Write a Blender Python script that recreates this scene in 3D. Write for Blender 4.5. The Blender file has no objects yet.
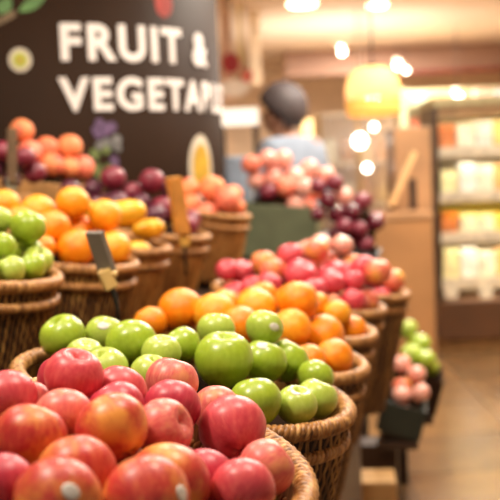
import bpy, bmesh, math, random
from mathutils import Vector, Matrix, Euler

random.seed(11)
PI = math.pi
SC = bpy.context.scene
COL = SC.collection

# ------------------------------------------------------------------ camera
CAM = Vector((0, 0, 1.30))
F = 1040.0
PITCH = math.atan((250 - 165) / F)
cp, sp = math.cos(PITCH), math.sin(PITCH)
ROLL = math.radians(2.5)                        # the camera is held slightly askew
FWD = Vector((0, cp, -sp))
_u, _r = Vector((0, sp, cp)), Vector((1, 0, 0))
RIGHT = _r * math.cos(ROLL) - _u * math.sin(ROLL)
UP = _r * math.sin(ROLL) + _u * math.cos(ROLL)


def ray(x, y):
    return FWD + RIGHT * ((x - 250) / F) + UP * ((250 - y) / F)


def at(x, y, Y):
    """World point seen at photo position x, y lying Y metres ahead."""
    d = ray(x, y)
    return CAM + d * (Y / d.y)


def proj(p):
    v = p - CAM
    dz = v.dot(FWD)
    return 250 + F * v.dot(RIGHT) / dz, 250 - F * v.dot(UP) / dz, dz


cam_data = bpy.data.cameras.new('camera')
cam = bpy.data.objects.new('camera', cam_data)
COL.objects.link(cam)
cam.matrix_world = Matrix(((RIGHT.x, UP.x, -FWD.x, CAM.x), (RIGHT.y, UP.y, -FWD.y, CAM.y), (RIGHT.z, UP.z, -FWD.z, CAM.z), (0, 0, 0, 1)))
cam_data.sensor_width = 36
cam_data.lens = F / 500 * 36
cam_data.clip_end = 60
cam_data.dof.use_dof = True
cam_data.dof.focus_distance = 1.11
cam_data.dof.aperture_fstop = 5.9
cam_data.dof.aperture_blades = 0
SC.camera = cam


# ------------------------------------------------------------------ colours, materials
def lin(c):
    out = []
    for v in c[:3]:
        v /= 255.0
        out.append(v / 12.92 if v <= 0.04045 else ((v + 0.055) / 1.055) ** 2.4)
    return (*out, 1.0)


class NT:
    def __init__(s, name):
        s.m = bpy.data.materials.new(name)
        s.m.use_nodes = True
        s.t = s.m.node_tree
        s.b = s.t.nodes['Principled BSDF']

    def n(s, kind, **kw):
        nd = s.t.nodes.new('ShaderNode' + kind)
        for k, v in kw.items():
            if k in nd.inputs:
                nd.inputs[k].default_value = v
            else:
                setattr(nd, k, v)
        return nd

    def l(s, a, b):
        s.t.links.new(a, b)

    def coords(s, scale=(1, 1, 1)):
        tc = s.n('TexCoord')
        mp = s.n('Mapping')
        mp.inputs['Scale'].default_value = scale
        s.l(tc.outputs['Object'], mp.inputs['Vector'])
        oi = s.n('ObjectInfo')
        cmb = s.n('Vector' + 'Math', operation='SCALE')
        cmb.inputs[0].default_value = (31, 17, 23)
        s.l(oi.outputs['Random'], cmb.inputs['Scale'])
        ad = s.n('VectorMath', operation='ADD')
        s.l(mp.outputs[0], ad.inputs[0])
        s.l(cmb.outputs[0], ad.inputs[1])
        return ad.outputs[0]

    def noise(s, vec, scale, detail=3, rough=.5):
        nd = s.n('TexNoise', Scale=scale, Detail=detail, Roughness=rough)
        s.l(vec, nd.inputs['Vector'])
        return nd.outputs['Fac']

    def ramp(s, fac, stops):
        nd = s.n('ValToRGB')
        el = nd.color_ramp.elements
        while len(el) < len(stops):
            el.new(.5)
        for e, (p, c) in zip(el, stops):
            e.position = p
            e.color = lin(c) if len(c) == 3 else c
        s.l(fac, nd.inputs['Fac'])
        return nd.outputs['Color']

    def mix(s, fac, a, b):
        nd = s.n('Mix', data_type='RGBA')
        for sock, v in ((nd.inputs[0], fac), (nd.inputs[6], a), (nd.inputs[7], b)):
            if isinstance(v, (int, float)):
                sock.default_value = v
            elif isinstance(v, tuple):
                sock.default_value = v if len(v) == 4 else lin(v)
            else:
                s.l(v, sock)
        return nd.outputs[2]

    def bump(s, fac, strength=.2, dist=.002):
        nd = s.n('Bump', Strength=strength, Distance=dist)
        s.l(fac, nd.inputs['Height'])
        s.l(nd.outputs[0], s.b.inputs['Normal'])

    def base(s, c):
        if isinstance(c, tuple):
            s.b.inputs['Base Color'].default_value = c if len(c) == 4 else lin(c)
        else:
            s.l(c, s.b.inputs['Base Color'])

    def set(s, **kw):
        for k, v in kw.items():
            s.b.inputs[k.replace('_', ' ')].default_value = v
        return s.m


def plain(name, c, rough=.5, var=.12, scale=14, metal=0.0, spec=.5):
    t = NT(name)
    v = t.coords()
    f = t.noise(v, scale)
    dark = tuple(max(0, x * (1 - var)) for x in c)
    light = tuple(min(255, x * (1 + var)) for x in c)
    t.base(t.ramp(f, [(.3, dark), (.7, light)]))
    t.set(Roughness=rough, Metallic=metal)
    t.b.inputs['Specular IOR Level'].default_value = spec
    return t.m


def glow(name, c, strength, c2=None):
    t = NT(name)
    t.base((c[0], c[1], c[2]))
    t.b.inputs['Emission Color'].default_value = lin(c)
    t.set(Emission_Strength=strength, Roughness=.5)
    return t.m


def fruit_mat(name, stops, rough=.32, streak=True, patch=None, patch_amt=.5, dots=None, scale=1.0, sss=.06, bumpy=0, coat=0.0):
    """Skin of a fruit in unit-radius object space: streaks along the stem axis, optional blush patch and pale dots."""
    t = NT(name)
    v = t.coords((7 * scale, 7 * scale, 1.3 * scale) if streak else (2.2 * scale,) * 3)
    f = t.noise(v, 1.0, 4, .6)
    c = t.ramp(f, stops)
    if patch:
        v2 = t.coords((1, 1, 1))
        f2 = t.noise(v2, .9, 3, .55)
        m = t.n('MapRange')
        m.inputs['From Min'].default_value = .62 - patch_amt * .35
        m.inputs['From Max'].default_value = .82 - patch_amt * .3
        t.l(f2, m.inputs['Value'])
        f3 = t.noise(v, 1.7, 3, .6)
        mm = t.n('Math', operation='MULTIPLY_ADD')
        t.l(f3, mm.inputs[0])
        mm.inputs[1].default_value = .7
        mm.inputs[2].default_value = -.33
        ad = t.n('Math', operation='ADD', use_clamp=True)
        t.l(m.outputs[0], ad.inputs[0])
        t.l(mm.outputs[0], ad.inputs[1])
        mu = t.n('Math', operation='MULTIPLY', use_clamp=True)
        t.l(ad.outputs[0], mu.inputs[0])
        mu.inputs[1].default_value = 1.0
        c = t.mix(mu.outputs[0], c, patch)
    if dots:
        vo = t.n('TexVoronoi', Scale=11.0)
        tc = t.n('TexCoord')
        t.l(tc.outputs['Object'], vo.inputs['Vector'])
        r = t.n('MapRange')
        r.inputs['From Min'].default_value = .10
        r.inputs['From Max'].default_value = .05
        r.inputs['To Max'].default_value = .55
        t.l(vo.outputs['Distance'], r.inputs['Value'])
        c = t.mix(r.outputs[0], c, dots)
    t.base(c)
    t.set(Roughness=rough)
    t.b.inputs['Subsurface Weight'].default_value = sss
    t.b.inputs['Subsurface Radius'].default_value = (.12, .06, .03)
    t.b.inputs['Coat Weight'].default_value = coat
    t.b.inputs['Coat Roughness'].default_value = .15
    if bumpy:
        tc = t.n('TexCoord')
        nn = t.n('TexNoise', Scale=26.0, Detail=1.0)
        t.l(tc.outputs['Object'], nn.inputs['Vector'])
        t.bump(nn.outputs['Fac'], bumpy, .02)
    return t.m


M = {}
M['pink'] = fruit_mat('pink_apple_skin', [(.25, (188, 54, 68)), (.5, (204, 72, 80)), (.78, (218, 102, 96))], dots=(228, 150, 134), rough=.38)
M['rose'] = fruit_mat('rose_apple_skin', [(.28, (204, 78, 82)), (.5, (218, 104, 98)), (.75, (230, 144, 120))], dots=(236, 170, 140), rough=.38, patch=(226, 150, 96), patch_amt=.25)
M['deep'] = fruit_mat('deep_pink_apple_skin', [(.25, (168, 36, 58)), (.5, (186, 50, 70)), (.78, (202, 80, 86))], dots=(215, 120, 115), rough=.38)
M['blush'] = fruit_mat('red_and_yellow_apple_skin', [(.28, (172, 32, 40)), (.5, (192, 56, 50)), (.75, (210, 92, 66))], dots=(230, 170, 120), rough=.38, patch=(226, 150, 66), patch_amt=.54)
M['green'] = fruit_mat('green_apple_skin', [(.25, (144, 168, 40)), (.5, (155, 178, 48)), (.8, (168, 190, 62))], dots=(190, 210, 120), rough=.3, coat=.15)
M['greenpale'] = fruit_mat('pale_green_apple_skin', [(.25, (162, 182, 66)), (.5, (172, 190, 76)), (.8, (184, 200, 92))], dots=(200, 215, 140), rough=.32, coat=.1)
M['orange'] = fruit_mat('orange_peel', [(.3, (236, 120, 8)), (.55, (245, 142, 14)), (.75, (250, 164, 34))], rough=.34, streak=False, bumpy=.16)
M['orangey'] = fruit_mat('yellow_orange_peel', [(.3, (238, 142, 16)), (.55, (245, 164, 28)), (.75, (250, 184, 54))], rough=.36, streak=False, bumpy=.16)
M['mango'] = fruit_mat('golden_yellow_skin', [(.3, (232, 160, 24)), (.55, (240, 180, 40)), (.75, (244, 198, 70))], rough=.36, streak=False)
M['plum'] = fruit_mat('plum_skin', [(.3, (56, 18, 34)), (.5, (80, 26, 48)), (.75, (118, 60, 86))], rough=.36, streak=False)
M['plumred'] = fruit_mat('red_plum_skin', [(.3, (92, 20, 38)), (.5, (120, 32, 52)), (.75, (158, 72, 88))], rough=.36, streak=False)
M['peach'] = fruit_mat('peach_skin', [(.3, (228, 118, 74)), (.5, (238, 142, 88)), (.75, (246, 172, 112))], rough=.6, streak=False, patch=(220, 84, 70), patch_amt=.4)
M['peachred'] = fruit_mat('red_peach_skin', [(.3, (222, 100, 82)), (.5, (234, 124, 96)), (.75, (244, 160, 118))], rough=.55, streak=False)
M['farred'] = fruit_mat('bright_red_apple_skin', [(.28, (184, 36, 60)), (.5, (208, 64, 80)), (.75, (228, 118, 112))], rough=.36)
M['farmix'] = fruit_mat('red_yellow_apple_skin', [(.28, (206, 72, 74)), (.5, (222, 106, 86)), (.75, (238, 160, 104))], rough=.36, patch=(236, 172, 80), patch_amt=.5)
M['pinkpale'] = fruit_mat('pale_pink_peach_skin', [(.28, (232, 146, 132)), (.5, (240, 172, 154)), (.75, (246, 200, 178))], rough=.22, streak=False, patch=(222, 104, 92), patch_amt=.15, coat=.5)
M['grape'] = fruit_mat('grape_skin', [(.3, (70, 16, 32)), (.5, (98, 24, 44)), (.75, (134, 40, 60))], rough=.14, streak=False, coat=.6)
M['stem'] = plain('brown_stem', (92, 68, 38), .7)
M['greenstem'] = plain('green_stem_button', (110, 118, 50), .7)
M['sticker'] = plain('white_paper_sticker', (216, 208, 200), .4, .03)


def wicker(name, dark, mid, light):
    t = NT(name)
    tc = t.n('TexCoord')
    mp = t.n('Mapping')
    mp.inputs['Scale'].default_value = (110, 110, 12)
    t.l(tc.outputs['Object'], mp.inputs['Vector'])
    f = t.noise(mp.outputs[0], 1.0, 2, .6)
    t.base(t.ramp(f, [(.3, dark), (.5, mid), (.72, light)]))
    t.set(Roughness=.42)
    nn = t.n('TexNoise', Scale=420.0, Detail=2.0)
    t.l(tc.outputs['Object'], nn.inputs['Vector'])
    t.bump(nn.outputs['Fac'], .25, .001)
    return t.m


M['wicker'] = wicker('brown_wicker', (58, 36, 15), (122, 80, 35), (188, 140, 74))
M['rim'] = wicker('braided_wicker', (104, 64, 28), (172, 118, 62), (218, 168, 104))
M['wickerfar'] = wicker('honey_wicker', (110, 66, 26), (172, 112, 52), (214, 156, 86))
M['recess'] = plain('weave_gap_shade', (44, 24, 12), .7, .15, 60)  # dark colour painted into the weave's gaps to deepen their shade
M['liner'] = plain('gap_shade_liner', (40, 25, 15), .9, spec=.05)  # dark for the shade between fruit; plain dark brown on one low crate
M['linerred'] = plain('gap_shade_liner_red', (86, 22, 24), .8)  # red stand-in for unseen apples, darkened like the gaps between them
M['darkwood'] = plain('dark_stained_wood', (58, 38, 24), .5, .25, 6)
M['palewood'] = plain('pale_wood', (196, 150, 92), .5, .12, 9)
M['tray'] = plain('tan_tray_wood', (172, 128, 78), .5, .15, 9)
M['metal'] = plain('dark_metal', (52, 50, 48), .35, .1, 20, metal=.7)
M['card'] = plain('grey_card', (120, 112, 102), .5, .1)


# ------------------------------------------------------------------ object helpers
def link(name, me, mat=None, parent=None, smooth=False):
    if mat is not None and not me.materials:
        me.materials.append(mat)
    if smooth:
        me.polygons.foreach_set('use_smooth', [True] * len(me.polygons))
    o = bpy.data.objects.new(name, me)
    COL.objects.link(o)
    o.parent = parent
    return o


def mesh(name, verts, faces):
    me = bpy.data.meshes.new(name)
    me.from_pydata([tuple(v) for v in verts], [], faces)
    me.update()
    return me


def bm_mesh(name, bm):
    bmesh.ops.recalc_face_normals(bm, faces=bm.faces)
    me = bpy.data.meshes.new(name)
    bm.to_mesh(me)
    bm.free()
    return me


def tag(o, label, cat, group=None, kind=None):
    o['label'] = label
    o['category'] = cat
    if group:
        o['group'] = group
    if kind:
        o['kind'] = kind
    return o


def empty(name, mat):
    o = bpy.data.objects.new(name, None)
    o.empty_display_size = .05
    COL.objects.link(o)
    o.matrix_world = mat
    return o


def T(x, y, z):
    return Matrix.Translation((x, y, z))


def box(bm, c, s, rot=None, bev=0.0):
    g = bmesh.ops.create_cube(bm, size=1.0)
    m = Matrix.Translation(c) @ (rot.to_4x4() if rot else Matrix()) @ Matrix.Diagonal((*s, 1))
    bmesh.ops.transform(bm, matrix=m, verts=g['verts'])
    if bev:
        es = list({e for v in g['verts'] for e in v.link_edges})
        bmesh.ops.bevel(bm, geom=es, offset=bev, segments=2, affect='EDGES', profile=.6)


def boxo(name, c, s, mat, parent=None, rot=None, bev=.004):
    bm = bmesh.new()
    box(bm, c, s, rot, bev)
    return link(name, bm_mesh(name, bm), mat, parent)


def tube(bm, pts, rad, seg=8, caps=True):
    """Tube along pts with radius rad (number or list)."""
    pts = [Vector(p) for p in pts]
    rings = []
    nrm = None
    for i, p in enumerate(pts):
        t = (pts[min(i + 1, len(pts) - 1)] - pts[max(i - 1, 0)]).normalized()
        if nrm is None:
            nrm = t.orthogonal().normalized()
        nrm = (nrm - t * nrm.dot(t)).normalized()
        bi = t.cross(nrm)
        r = rad[i] if isinstance(rad, (list, tuple)) else rad
        rings.append([bm.verts.new(p + (nrm * math.cos(2 * PI * k / seg) + bi * math.sin(2 * PI * k / seg)) * r) for k in range(seg)])
    for a, b in zip(rings, rings[1:]):
        for k in range(seg):
            bm.faces.new((a[k], a[(k + 1) % seg], b[(k + 1) % seg], b[k]))
    if caps:
        bm.faces.new(rings[0][::-1])
        bm.faces.new(rings[-1])


def lathe(bm, prof, seg=24, c=(0, 0, 0)):
    """prof: list of (radius, z)."""
    rings = []
    for r, z in prof:
        if r < 1e-6:
            rings.append([bm.verts.new((c[0], c[1], c[2] + z))])
        else:
            rings.append([bm.verts.new((c[0] + r * math.cos(2 * PI * k / seg), c[1] + r * math.sin(2 * PI * k / seg), c[2] + z)) for k in range(seg)])
    for a, b in zip(rings, rings[1:]):
        for k in range(seg):
            k2 = (k + 1) % seg
            if len(a) == 1 and len(b) == 1:
                continue
            if len(a) == 1:
                bm.faces.new((a[0], b[k2], b[k]))
            elif len(b) == 1:
                bm.faces.new((a[k], a[k2], b[0]))
            else:
                bm.faces.new((a[k], a[k2], b[k2], b[k]))


# ------------------------------------------------------------------ fruit shapes (unit radius)
def apple_r(phi, th, lob=.03, zs=.95, dip=.40):
    r = 1 - dip * math.exp(-(phi / .34) ** 2) - .2 * math.exp(-((PI - phi) / .28) ** 2)
    low = max(0.0, -math.cos(phi))
    r *= (1 + lob * math.cos(5 * th) * (low ** 1.5 + .25 * max(0, math.cos(phi)) ** 2)) / (1 + lob)
    x = r * math.sin(phi) * (1 - .10 * low)
    return Vector((x * math.cos(th), x * math.sin(th), r * math.cos(phi) * zs))


def round_r(phi, th, zs=.96):
    r = 1 - .05 * math.exp(-(phi / .2) ** 2)
    return Vector((r * math.sin(phi) * math.cos(th), r * math.sin(phi) * math.sin(th), r * math.cos(phi) * zs))


def suture_r(phi, th, zs=.95):
    g = .07 * math.exp(-((math.atan2(math.sin(th), math.cos(th))) / .28) ** 2) * math.sin(phi)
    r = 1 - g - .16 * math.exp(-(phi / .25) ** 2)
    return Vector((r * math.sin(phi) * math.cos(th), r * math.sin(phi) * math.sin(th), r * math.cos(phi) * zs))


def oblong_r(phi, th):
    x = math.sin(phi) ** .9 * .60 * (1 + .08 * math.cos(phi))
    return Vector((x * math.cos(th), x * math.sin(th) * .95, math.cos(phi)))


SHAPES = {
    'apple': apple_r,
    'tallapple': lambda p, t: apple_r(p, t, .045, 1.0, .36),
    'orange': round_r,
    'plum': suture_r,
    'peach': suture_r,
    'mango': oblong_r,
}


def fruit_mesh(name, fn, nth=40, nph=28):
    vs, fs = [], []
    vs.append(fn(1e-4, 0))
    for i in range(1, nph):
        ph = PI * (i / nph)
        for k in range(nth):
            vs.append(fn(ph, 2 * PI * k / nth))
    vs.append(fn(PI - 1e-4, 0))
    for k in range(nth):
        fs.append((0, 1 + k, 1 + (k + 1) % nth))
        for i in range(nph - 2):
            a, b = 1 + i * nth, 1 + (i + 1) * nth
            fs.append((a + k, b + k, b + (k + 1) % nth, a + (k + 1) % nth))
        a = 1 + (nph - 2) * nth
        fs.append((a + k, len(vs) - 1, a + (k + 1) % nth))
    me = mesh(name, vs, fs)
    me.polygons.foreach_set('use_smooth', [True] * len(me.polygons))
    return me


_fm = {}


def get_fruit_mesh(shape, mat, fine):
    key = (shape, mat, fine)
    if key not in _fm:
        _fm[key] = fruit_mesh('fruit_' + mat, SHAPES[shape], 48 if fine else 24, 32 if fine else 16)
        _fm[key].materials.append(M[mat])
    return _fm[key]


def stem_mesh():
    bm = bmesh.new()
    tube(bm, [(0, 0, .5), (.01, 0, .72), (.04, .01, .88), (.09, .02, 1.0)], [.04, .032, .032, .045], 8)
    return bm_mesh('stem', bm)


STEM = stem_mesh()
STEM.materials.append(M['stem'])
STEM.polygons.foreach_set('use_smooth', [True] * len(STEM.polygons))


def button_mesh():
    bm = bmesh.new()
    lathe(bm, [(0, .925), (.05, .925), (.09, .915), (.09, .88), (0, .88)], 8)
    return bm_mesh('stem_button', bm)


BUTTON = button_mesh()
BUTTON.materials.append(M['greenstem'])


def sticker_on(fruit, shape, world_dir, size=.2, aspect=1.35):
    """Thin label patch that follows the fruit's skin."""
    fn = SHAPES[shape]
    d = (fruit.matrix_world.to_3x3().inverted() @ world_dir).normalized()
    up = Vector((0, 0, 1))
    e1 = d.cross(up).normalized()
    e2 = e1.cross(d)
    vs, fs = [], []
    nr, nk = 4, 20
    pts = [(0, 0)] + [(j / nr * math.cos(2 * PI * k / nk), j / nr * math.sin(2 * PI * k / nk)) for j in range(1, nr + 1) for k in range(nk)]
    for lift in (1.012, 1.002):
        for a, b in pts:
            q = (d + e1 * a * size * aspect + e2 * b * size).normalized()
            ph = math.acos(max(-1, min(1, q.z)))
            th = math.atan2(q.y, q.x)
            # surface points are reached by direction angle, close enough for a small patch away from the poles
            vs.append(fn(ph, th) * lift)
    n = len(pts)
    for k in range(nk):
        fs.append((0, 1 + k, 1 + (k + 1) % nk))
        for j in range(nr - 1):
            a, b = 1 + j * nk, 1 + (j + 1) * nk
            fs.append((a + k, b + k, b + (k + 1) % nk, a + (k + 1) % nk))
        a = 1 + (nr - 1) * nk
        fs.append((a + k, n + a + k, n + a + (k + 1) % nk, a + (k + 1) % nk))
    o = link('sticker', mesh('sticker', vs, fs), M['sticker'], fruit, True)
    o['label'] = 'white oval sticker'
    return o


# ------------------------------------------------------------------ baskets
ROW = math.radians(10.0)                       # the display runs 10 degrees to the right of the view
RD = Vector((math.sin(ROW), math.cos(ROW), 0))  # along the rows, away from the camera
AISLE = Vector((math.cos(ROW), -math.sin(ROW), 0))


def frame(c, tilt):
    """Rim frame: x to the aisle (dropping by tilt), y along the row, z out of the basket."""
    return T(*c) @ Matrix.Rotation(-ROW, 4, 'Z') @ Matrix.Rotation(math.radians(tilt), 4, 'Y')


def edge_scale(th, rect):
    if not rect:
        return 1.0
    return 1.0 / max(abs(math.cos(th)), abs(math.sin(th)))


_bm_cache = {}


def basket_meshes(a, b, h, fine):
    key = (round(a, 3), round(b, 3), round(h, 3), fine)
    if key in _bm_cache:
        return _bm_cache[key]
    taper = .10
    # woven wall: ribs with the weavers passing over and under, closed with a bottom
    nst = 52
    nth = nst * (8 if fine else 6)
    nz = 28 if fine else 16
    vs, fs = [], []
    for side in (0, 1):
        for i in range(nz + 1):
            u = i / nz
            s = 1 - taper * u ** 1.1
            for k in range(nth):
                th = 2 * PI * k / nth
                rib = .0085 * abs(math.cos(nst * th)) ** .8 - .004 + .0016 * math.cos(nst * th) * math.cos(u * h / .012 * PI)
                off = rib if side == 0 else -.006
                vs.append(((a * s + off) * math.cos(th), (b * s + off) * math.sin(th), -u * h))
    N = (nz + 1) * nth
    for i in range(nz):
        for k in range(nth):
            k2 = (k + 1) % nth
            p, q = i * nth, (i + 1) * nth
            fs.append((p + k, q + k, q + k2, p + k2))
            fs.append((N + p + k, N + p + k2, N + q + k2, N + q + k))
    for k in range(nth):
        k2 = (k + 1) % nth
        fs.append((k, k2, N + k2, N + k))
    vs.append((0, 0, -h))
    c0 = len(vs) - 1
    for k in range(nth):
        fs.append((nz * nth + k, c0, nz * nth + (k + 1) % nth))
        fs.append((N + nz * nth + (k + 1) % nth, c0, N + nz * nth + k))
    wall = mesh('woven_wall', vs, fs)
    for p in wall.polygons:
        p.material_index = 1 if p.index < 2 * nz * nth and p.index % 2 == 0 and abs(math.cos(nst * 2 * PI * ((p.index // 2) % nth + .5) / nth)) < .5 else 0  # troughs between ribs take the painted shade colour
    wall.polygons.foreach_set('use_smooth', [True] * len(wall.polygons))

    def braid(R, rs, z, turns, seg):
        bm = bmesh.new()
        for s in range(3):
            n = turns * 8
            rings = []
            for i in range(n):
                th = 2 * PI * i / n
                ph = turns * th + 2 * PI * s / 3
                c = Vector((math.cos(th) * a, math.sin(th) * b, z))
                out = Vector((math.cos(th) / a, math.sin(th) / b, 0)).normalized()
                tan = Vector((-math.sin(th) * a, math.cos(th) * b, 0)).normalized()
                ctr = c + out * (R * math.cos(ph)) + Vector((0, 0, 1)) * (R * math.sin(ph))
                sp_ = math.hypot(a, b) / 1.414
                dirn = (tan * sp_ + (out * -math.sin(ph) + Vector((0, 0, 1)) * math.cos(ph)) * R * turns).normalized()
                e1 = dirn.cross(Vector((0, 0, 1)) if abs(dirn.z) < .9 else out).normalized()
                e2 = e1.cross(dirn)
                rings.append([bm.verts.new(ctr + (e1 * math.cos(2 * PI * k / seg) + e2 * math.sin(2 * PI * k / seg)) * rs) for k in range(seg)])
            for i in range(n):
                A, B = rings[i], rings[(i + 1) % n]
                # align ring start to avoid twisting
                j = min(range(seg), key=lambda q: (B[q].co - A[0].co).length)
                for k in range(seg):
                    bm.faces.new((A[k], A[(k + 1) % seg], B[(j + k + 1) % seg], B[(j + k) % seg]))
        core = []
        for i in range(96):
            th = 2 * PI * i / 96
            c = Vector((math.cos(th) * a, math.sin(th) * b, z))
            out = Vector((math.cos(th) / a, math.sin(th) / b, 0)).normalized()
            core.append([bm.verts.new(c + (out * math.cos(q * PI / 3) + Vector((0, 0, 1)) * math.sin(q * PI / 3)) * R * .62) for q in range(6)])
        for i in range(96):
            A, B = core[i], core[(i + 1) % 96]
            for q in range(6):
                bm.faces.new((A[q], A[(q + 1) % 6], B[(q + 1) % 6], B[q])).material_index = 1  # core coloured dark so the gaps between strands read as shade
        me = bm_mesh('braid', bm)
        me.polygons.foreach_set('use_smooth', [True] * len(me.polygons))
        return me
    turns = 52 if fine else 40
    rim = braid(.0074, .0050, .002, turns, 8 if fine else 6)
    a0, b0 = a, b
    a, b = a * .985 + .003, b * .985 + .003
    band = braid(.0054, .0042, -.034, turns, 8 if fine else 6)
    a, b = a0, b0
    _bm_cache[key] = (wall, rim, band)
    return _bm_cache[key]


class Bin:
    def __init__(s, name, mat, a, b, h, mound, rect=False):
        s.root = empty(name, mat)
        s.mat, s.inv = mat.copy(), mat.inverted()
        s.a, s.b, s.h, s.mound, s.rect = a, b, h, mound, rect
        s.fruits = []
        s.least = .0

    def rho(s, x, y):
        if s.rect:
            return max(abs(x) / s.a, abs(y) / s.b)
        return math.hypot(x / s.a, y / s.b)

    def surf(s, x, y):
        r = s.rho(x, y)
        return s.mound * (1 - min(r, 1.15) ** 2) + .012

    def locate(s, px, py):
        """Where the line of sight through a photo position meets the heap."""
        d = ray(px, py)
        best, bd = None, 1e9
        prev = None
        cdep = (s.mat.translation - CAM).dot(FWD)
        n = 240
        lo, hi = cdep - 1.05 * max(s.a, s.b), cdep + 1.05 * max(s.a, s.b)
        for i in range(n + 1):
            w = lo + (hi - lo) * i / n
            p = CAM + d * w
            q = s.inv @ p
            r = s.rho(q.x, q.y)
            g = q.z - s.surf(q.x, q.y)
            if r <= .97 and prev is not None and prev > 0 >= g:
                return p
            prev = g if r <= .97 else None
            e = abs(g) + max(0, r - .85) * .35
            if e < bd:
                bd, best = e, p
        return best


BINS = []


def basket(label, c, a, b, h, mound, tilt=10, fine=True, mats=('wicker', 'rim'), liner='liner', group='round wicker baskets on the fruit display'):
    B = Bin('wicker_basket', frame(c, tilt), a, b, h, mound)
    tag(B.root, label, 'basket', group)
    wall, rim, band = basket_meshes(a, b, h, fine)
    for nm, me, mt in (('woven_wall', wall, mats[0]), ('braided_rim', rim, mats[1]), ('braided_band', band, mats[1])):
        me = me if not me.materials or me.materials[0] == M[mt] else me.copy()
        if not me.materials:
            me.materials.append(M[mt])
            me.materials.append(M['recess'])
        elif me.materials[0] != M[mt]:
            me.materials[0] = M[mt]
        link(nm, me, None, B.root)
    B.liner_mat = M[liner]
    BINS.append(B)
    return B


def crate(name, label, cat, c, a, b, h, mound, tilt, mat, liner='liner', group=None, wall=.012, yaw=None):
    fr = frame(c, tilt)
    B = Bin(name, fr, a - wall, b - wall, h, mound, True)
    tag(B.root, label, cat, group)
    for sx in (-1, 1):
        boxo('side_panel', (sx * (a - wall / 2), 0, -h / 2), (wall, 2 * b, h), mat, B.root, bev=.003)
    for sy in (-1, 1):
        boxo('side_panel', (0, sy * (b - wall / 2), -h / 2), (2 * (a - wall) - .001, wall, h), mat, B.root, bev=.003)
    boxo('bottom_board', (0, 0, -h + wall / 2), (2 * (a - wall) - .001, 2 * (b - wall) - .001, wall), mat, B.root, bev=.001)
    B.liner_mat = M[liner]
    BINS.append(B)
    return B


class Fr:
    pass


ALL = []


def fruit(B, px, py, w, kind, mat, label=None, tilt=None, sticker=None, shape=None, stem=True, depth=0.0, size=None):
    f = Fr()
    f.B, f.kind, f.mat, f.label, f.tilt, f.sticker, f.stem = B, kind, mat, label, tilt, sticker, stem
    f.shape = shape or kind
    p = B.locate(px, py)
    if depth:
        p = CAM + (p - CAM) * (1 + depth / (p - CAM).length)
    dz = (p - CAM).dot(FWD)
    f.p = p.copy()
    f.p0 = p.copy()
    f.r = size if size else max(w / 2 * dz / F, B.least)
    f.px = (px, py)
    ALL.append(f)
    B.fruits.append(f)
    return f


def fill(B, n, r, kind, mats, tries=400, shape=None, lim=.9):
    """More fruit where the heap still has room."""
    k = 0
    for _ in range(tries):
        if k >= n:
            break
        x, y = random.uniform(-B.a, B.a), random.uniform(-B.b, B.b)
        rr = r * random.uniform(.92, 1.06)
        if B.rho(x, y) > lim - rr / min(B.a, B.b) * .5:
            continue
        p = B.mat @ Vector((x, y, B.surf(x, y) - rr * .15))
        if any((p - f.p).length < (rr + f.r) * .97 for f in B.fruits):
            continue
        f = Fr()
        f.B, f.kind, f.mat, f.label, f.tilt, f.sticker, f.stem = B, kind, random.choice(mats), None, None, None, True
        f.shape = shape or kind
        f.p, f.p0, f.r = p.copy(), p.copy(), rr
        f.px = proj(p)[:2]
        ALL.append(f)
        B.fruits.append(f)
        k += 1


def relax(iters=260):
    for it in range(iters):
        last = it > iters - 90
        for i in range(len(ALL)):
            f = ALL[i]
            for j in range(i + 1, len(ALL)):
                g = ALL[j]
                d = g.p - f.p
                m = (f.r + g.r) * 1.004
                if abs(d.x) > m or abs(d.y) > m or abs(d.z) > m:
                    continue
                L = d.length
                if L < m:
                    d = d / L if L > 1e-6 else Vector((0, 0, 1))
                    # slide mostly along the line of sight so that the layout keeps
                    v = ((f.p + g.p) / 2 - CAM).normalized()
                    along = d.dot(v)
                    dd = (d + v * along * .8).normalized() if not last else d
                    if dd.dot(d) < .3:
                        dd = d
                    push = dd * ((m - L) * .5 / max(.3, dd.dot(d)))
                    f.p -= push
                    g.p += push
        for f in ALL:
            if not last:
                f.p += (f.p0 - f.p) * .04
            q = f.B.inv @ f.p
            # stay clear of the rim
            if q.z < f.r + .02:
                dz = max(0.0, q.z - .012)
                need = math.sqrt(max(0.0, (f.r + .013) ** 2 - dz * dz))
                aa, bb = f.B.a - need, f.B.b - need
                if f.B.rect:
                    q.x = max(-aa, min(aa, q.x))
                    q.y = max(-bb, min(bb, q.y))
                else:
                    e = math.hypot(q.x / aa, q.y / bb)
                    if e > 1:
                        q.x /= e
                        q.y /= e
                f.p = f.B.mat @ q
    # whatever still overlaps shrinks a little
    for _ in range(3):
        for i, f in enumerate(ALL):
            for g in ALL[i + 1:]:
                L = (f.p - g.p).length
                if L < f.r + g.r:
                    k = L / (f.r + g.r) * .999
                    f.r *= k
                    g.r *= k


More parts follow.
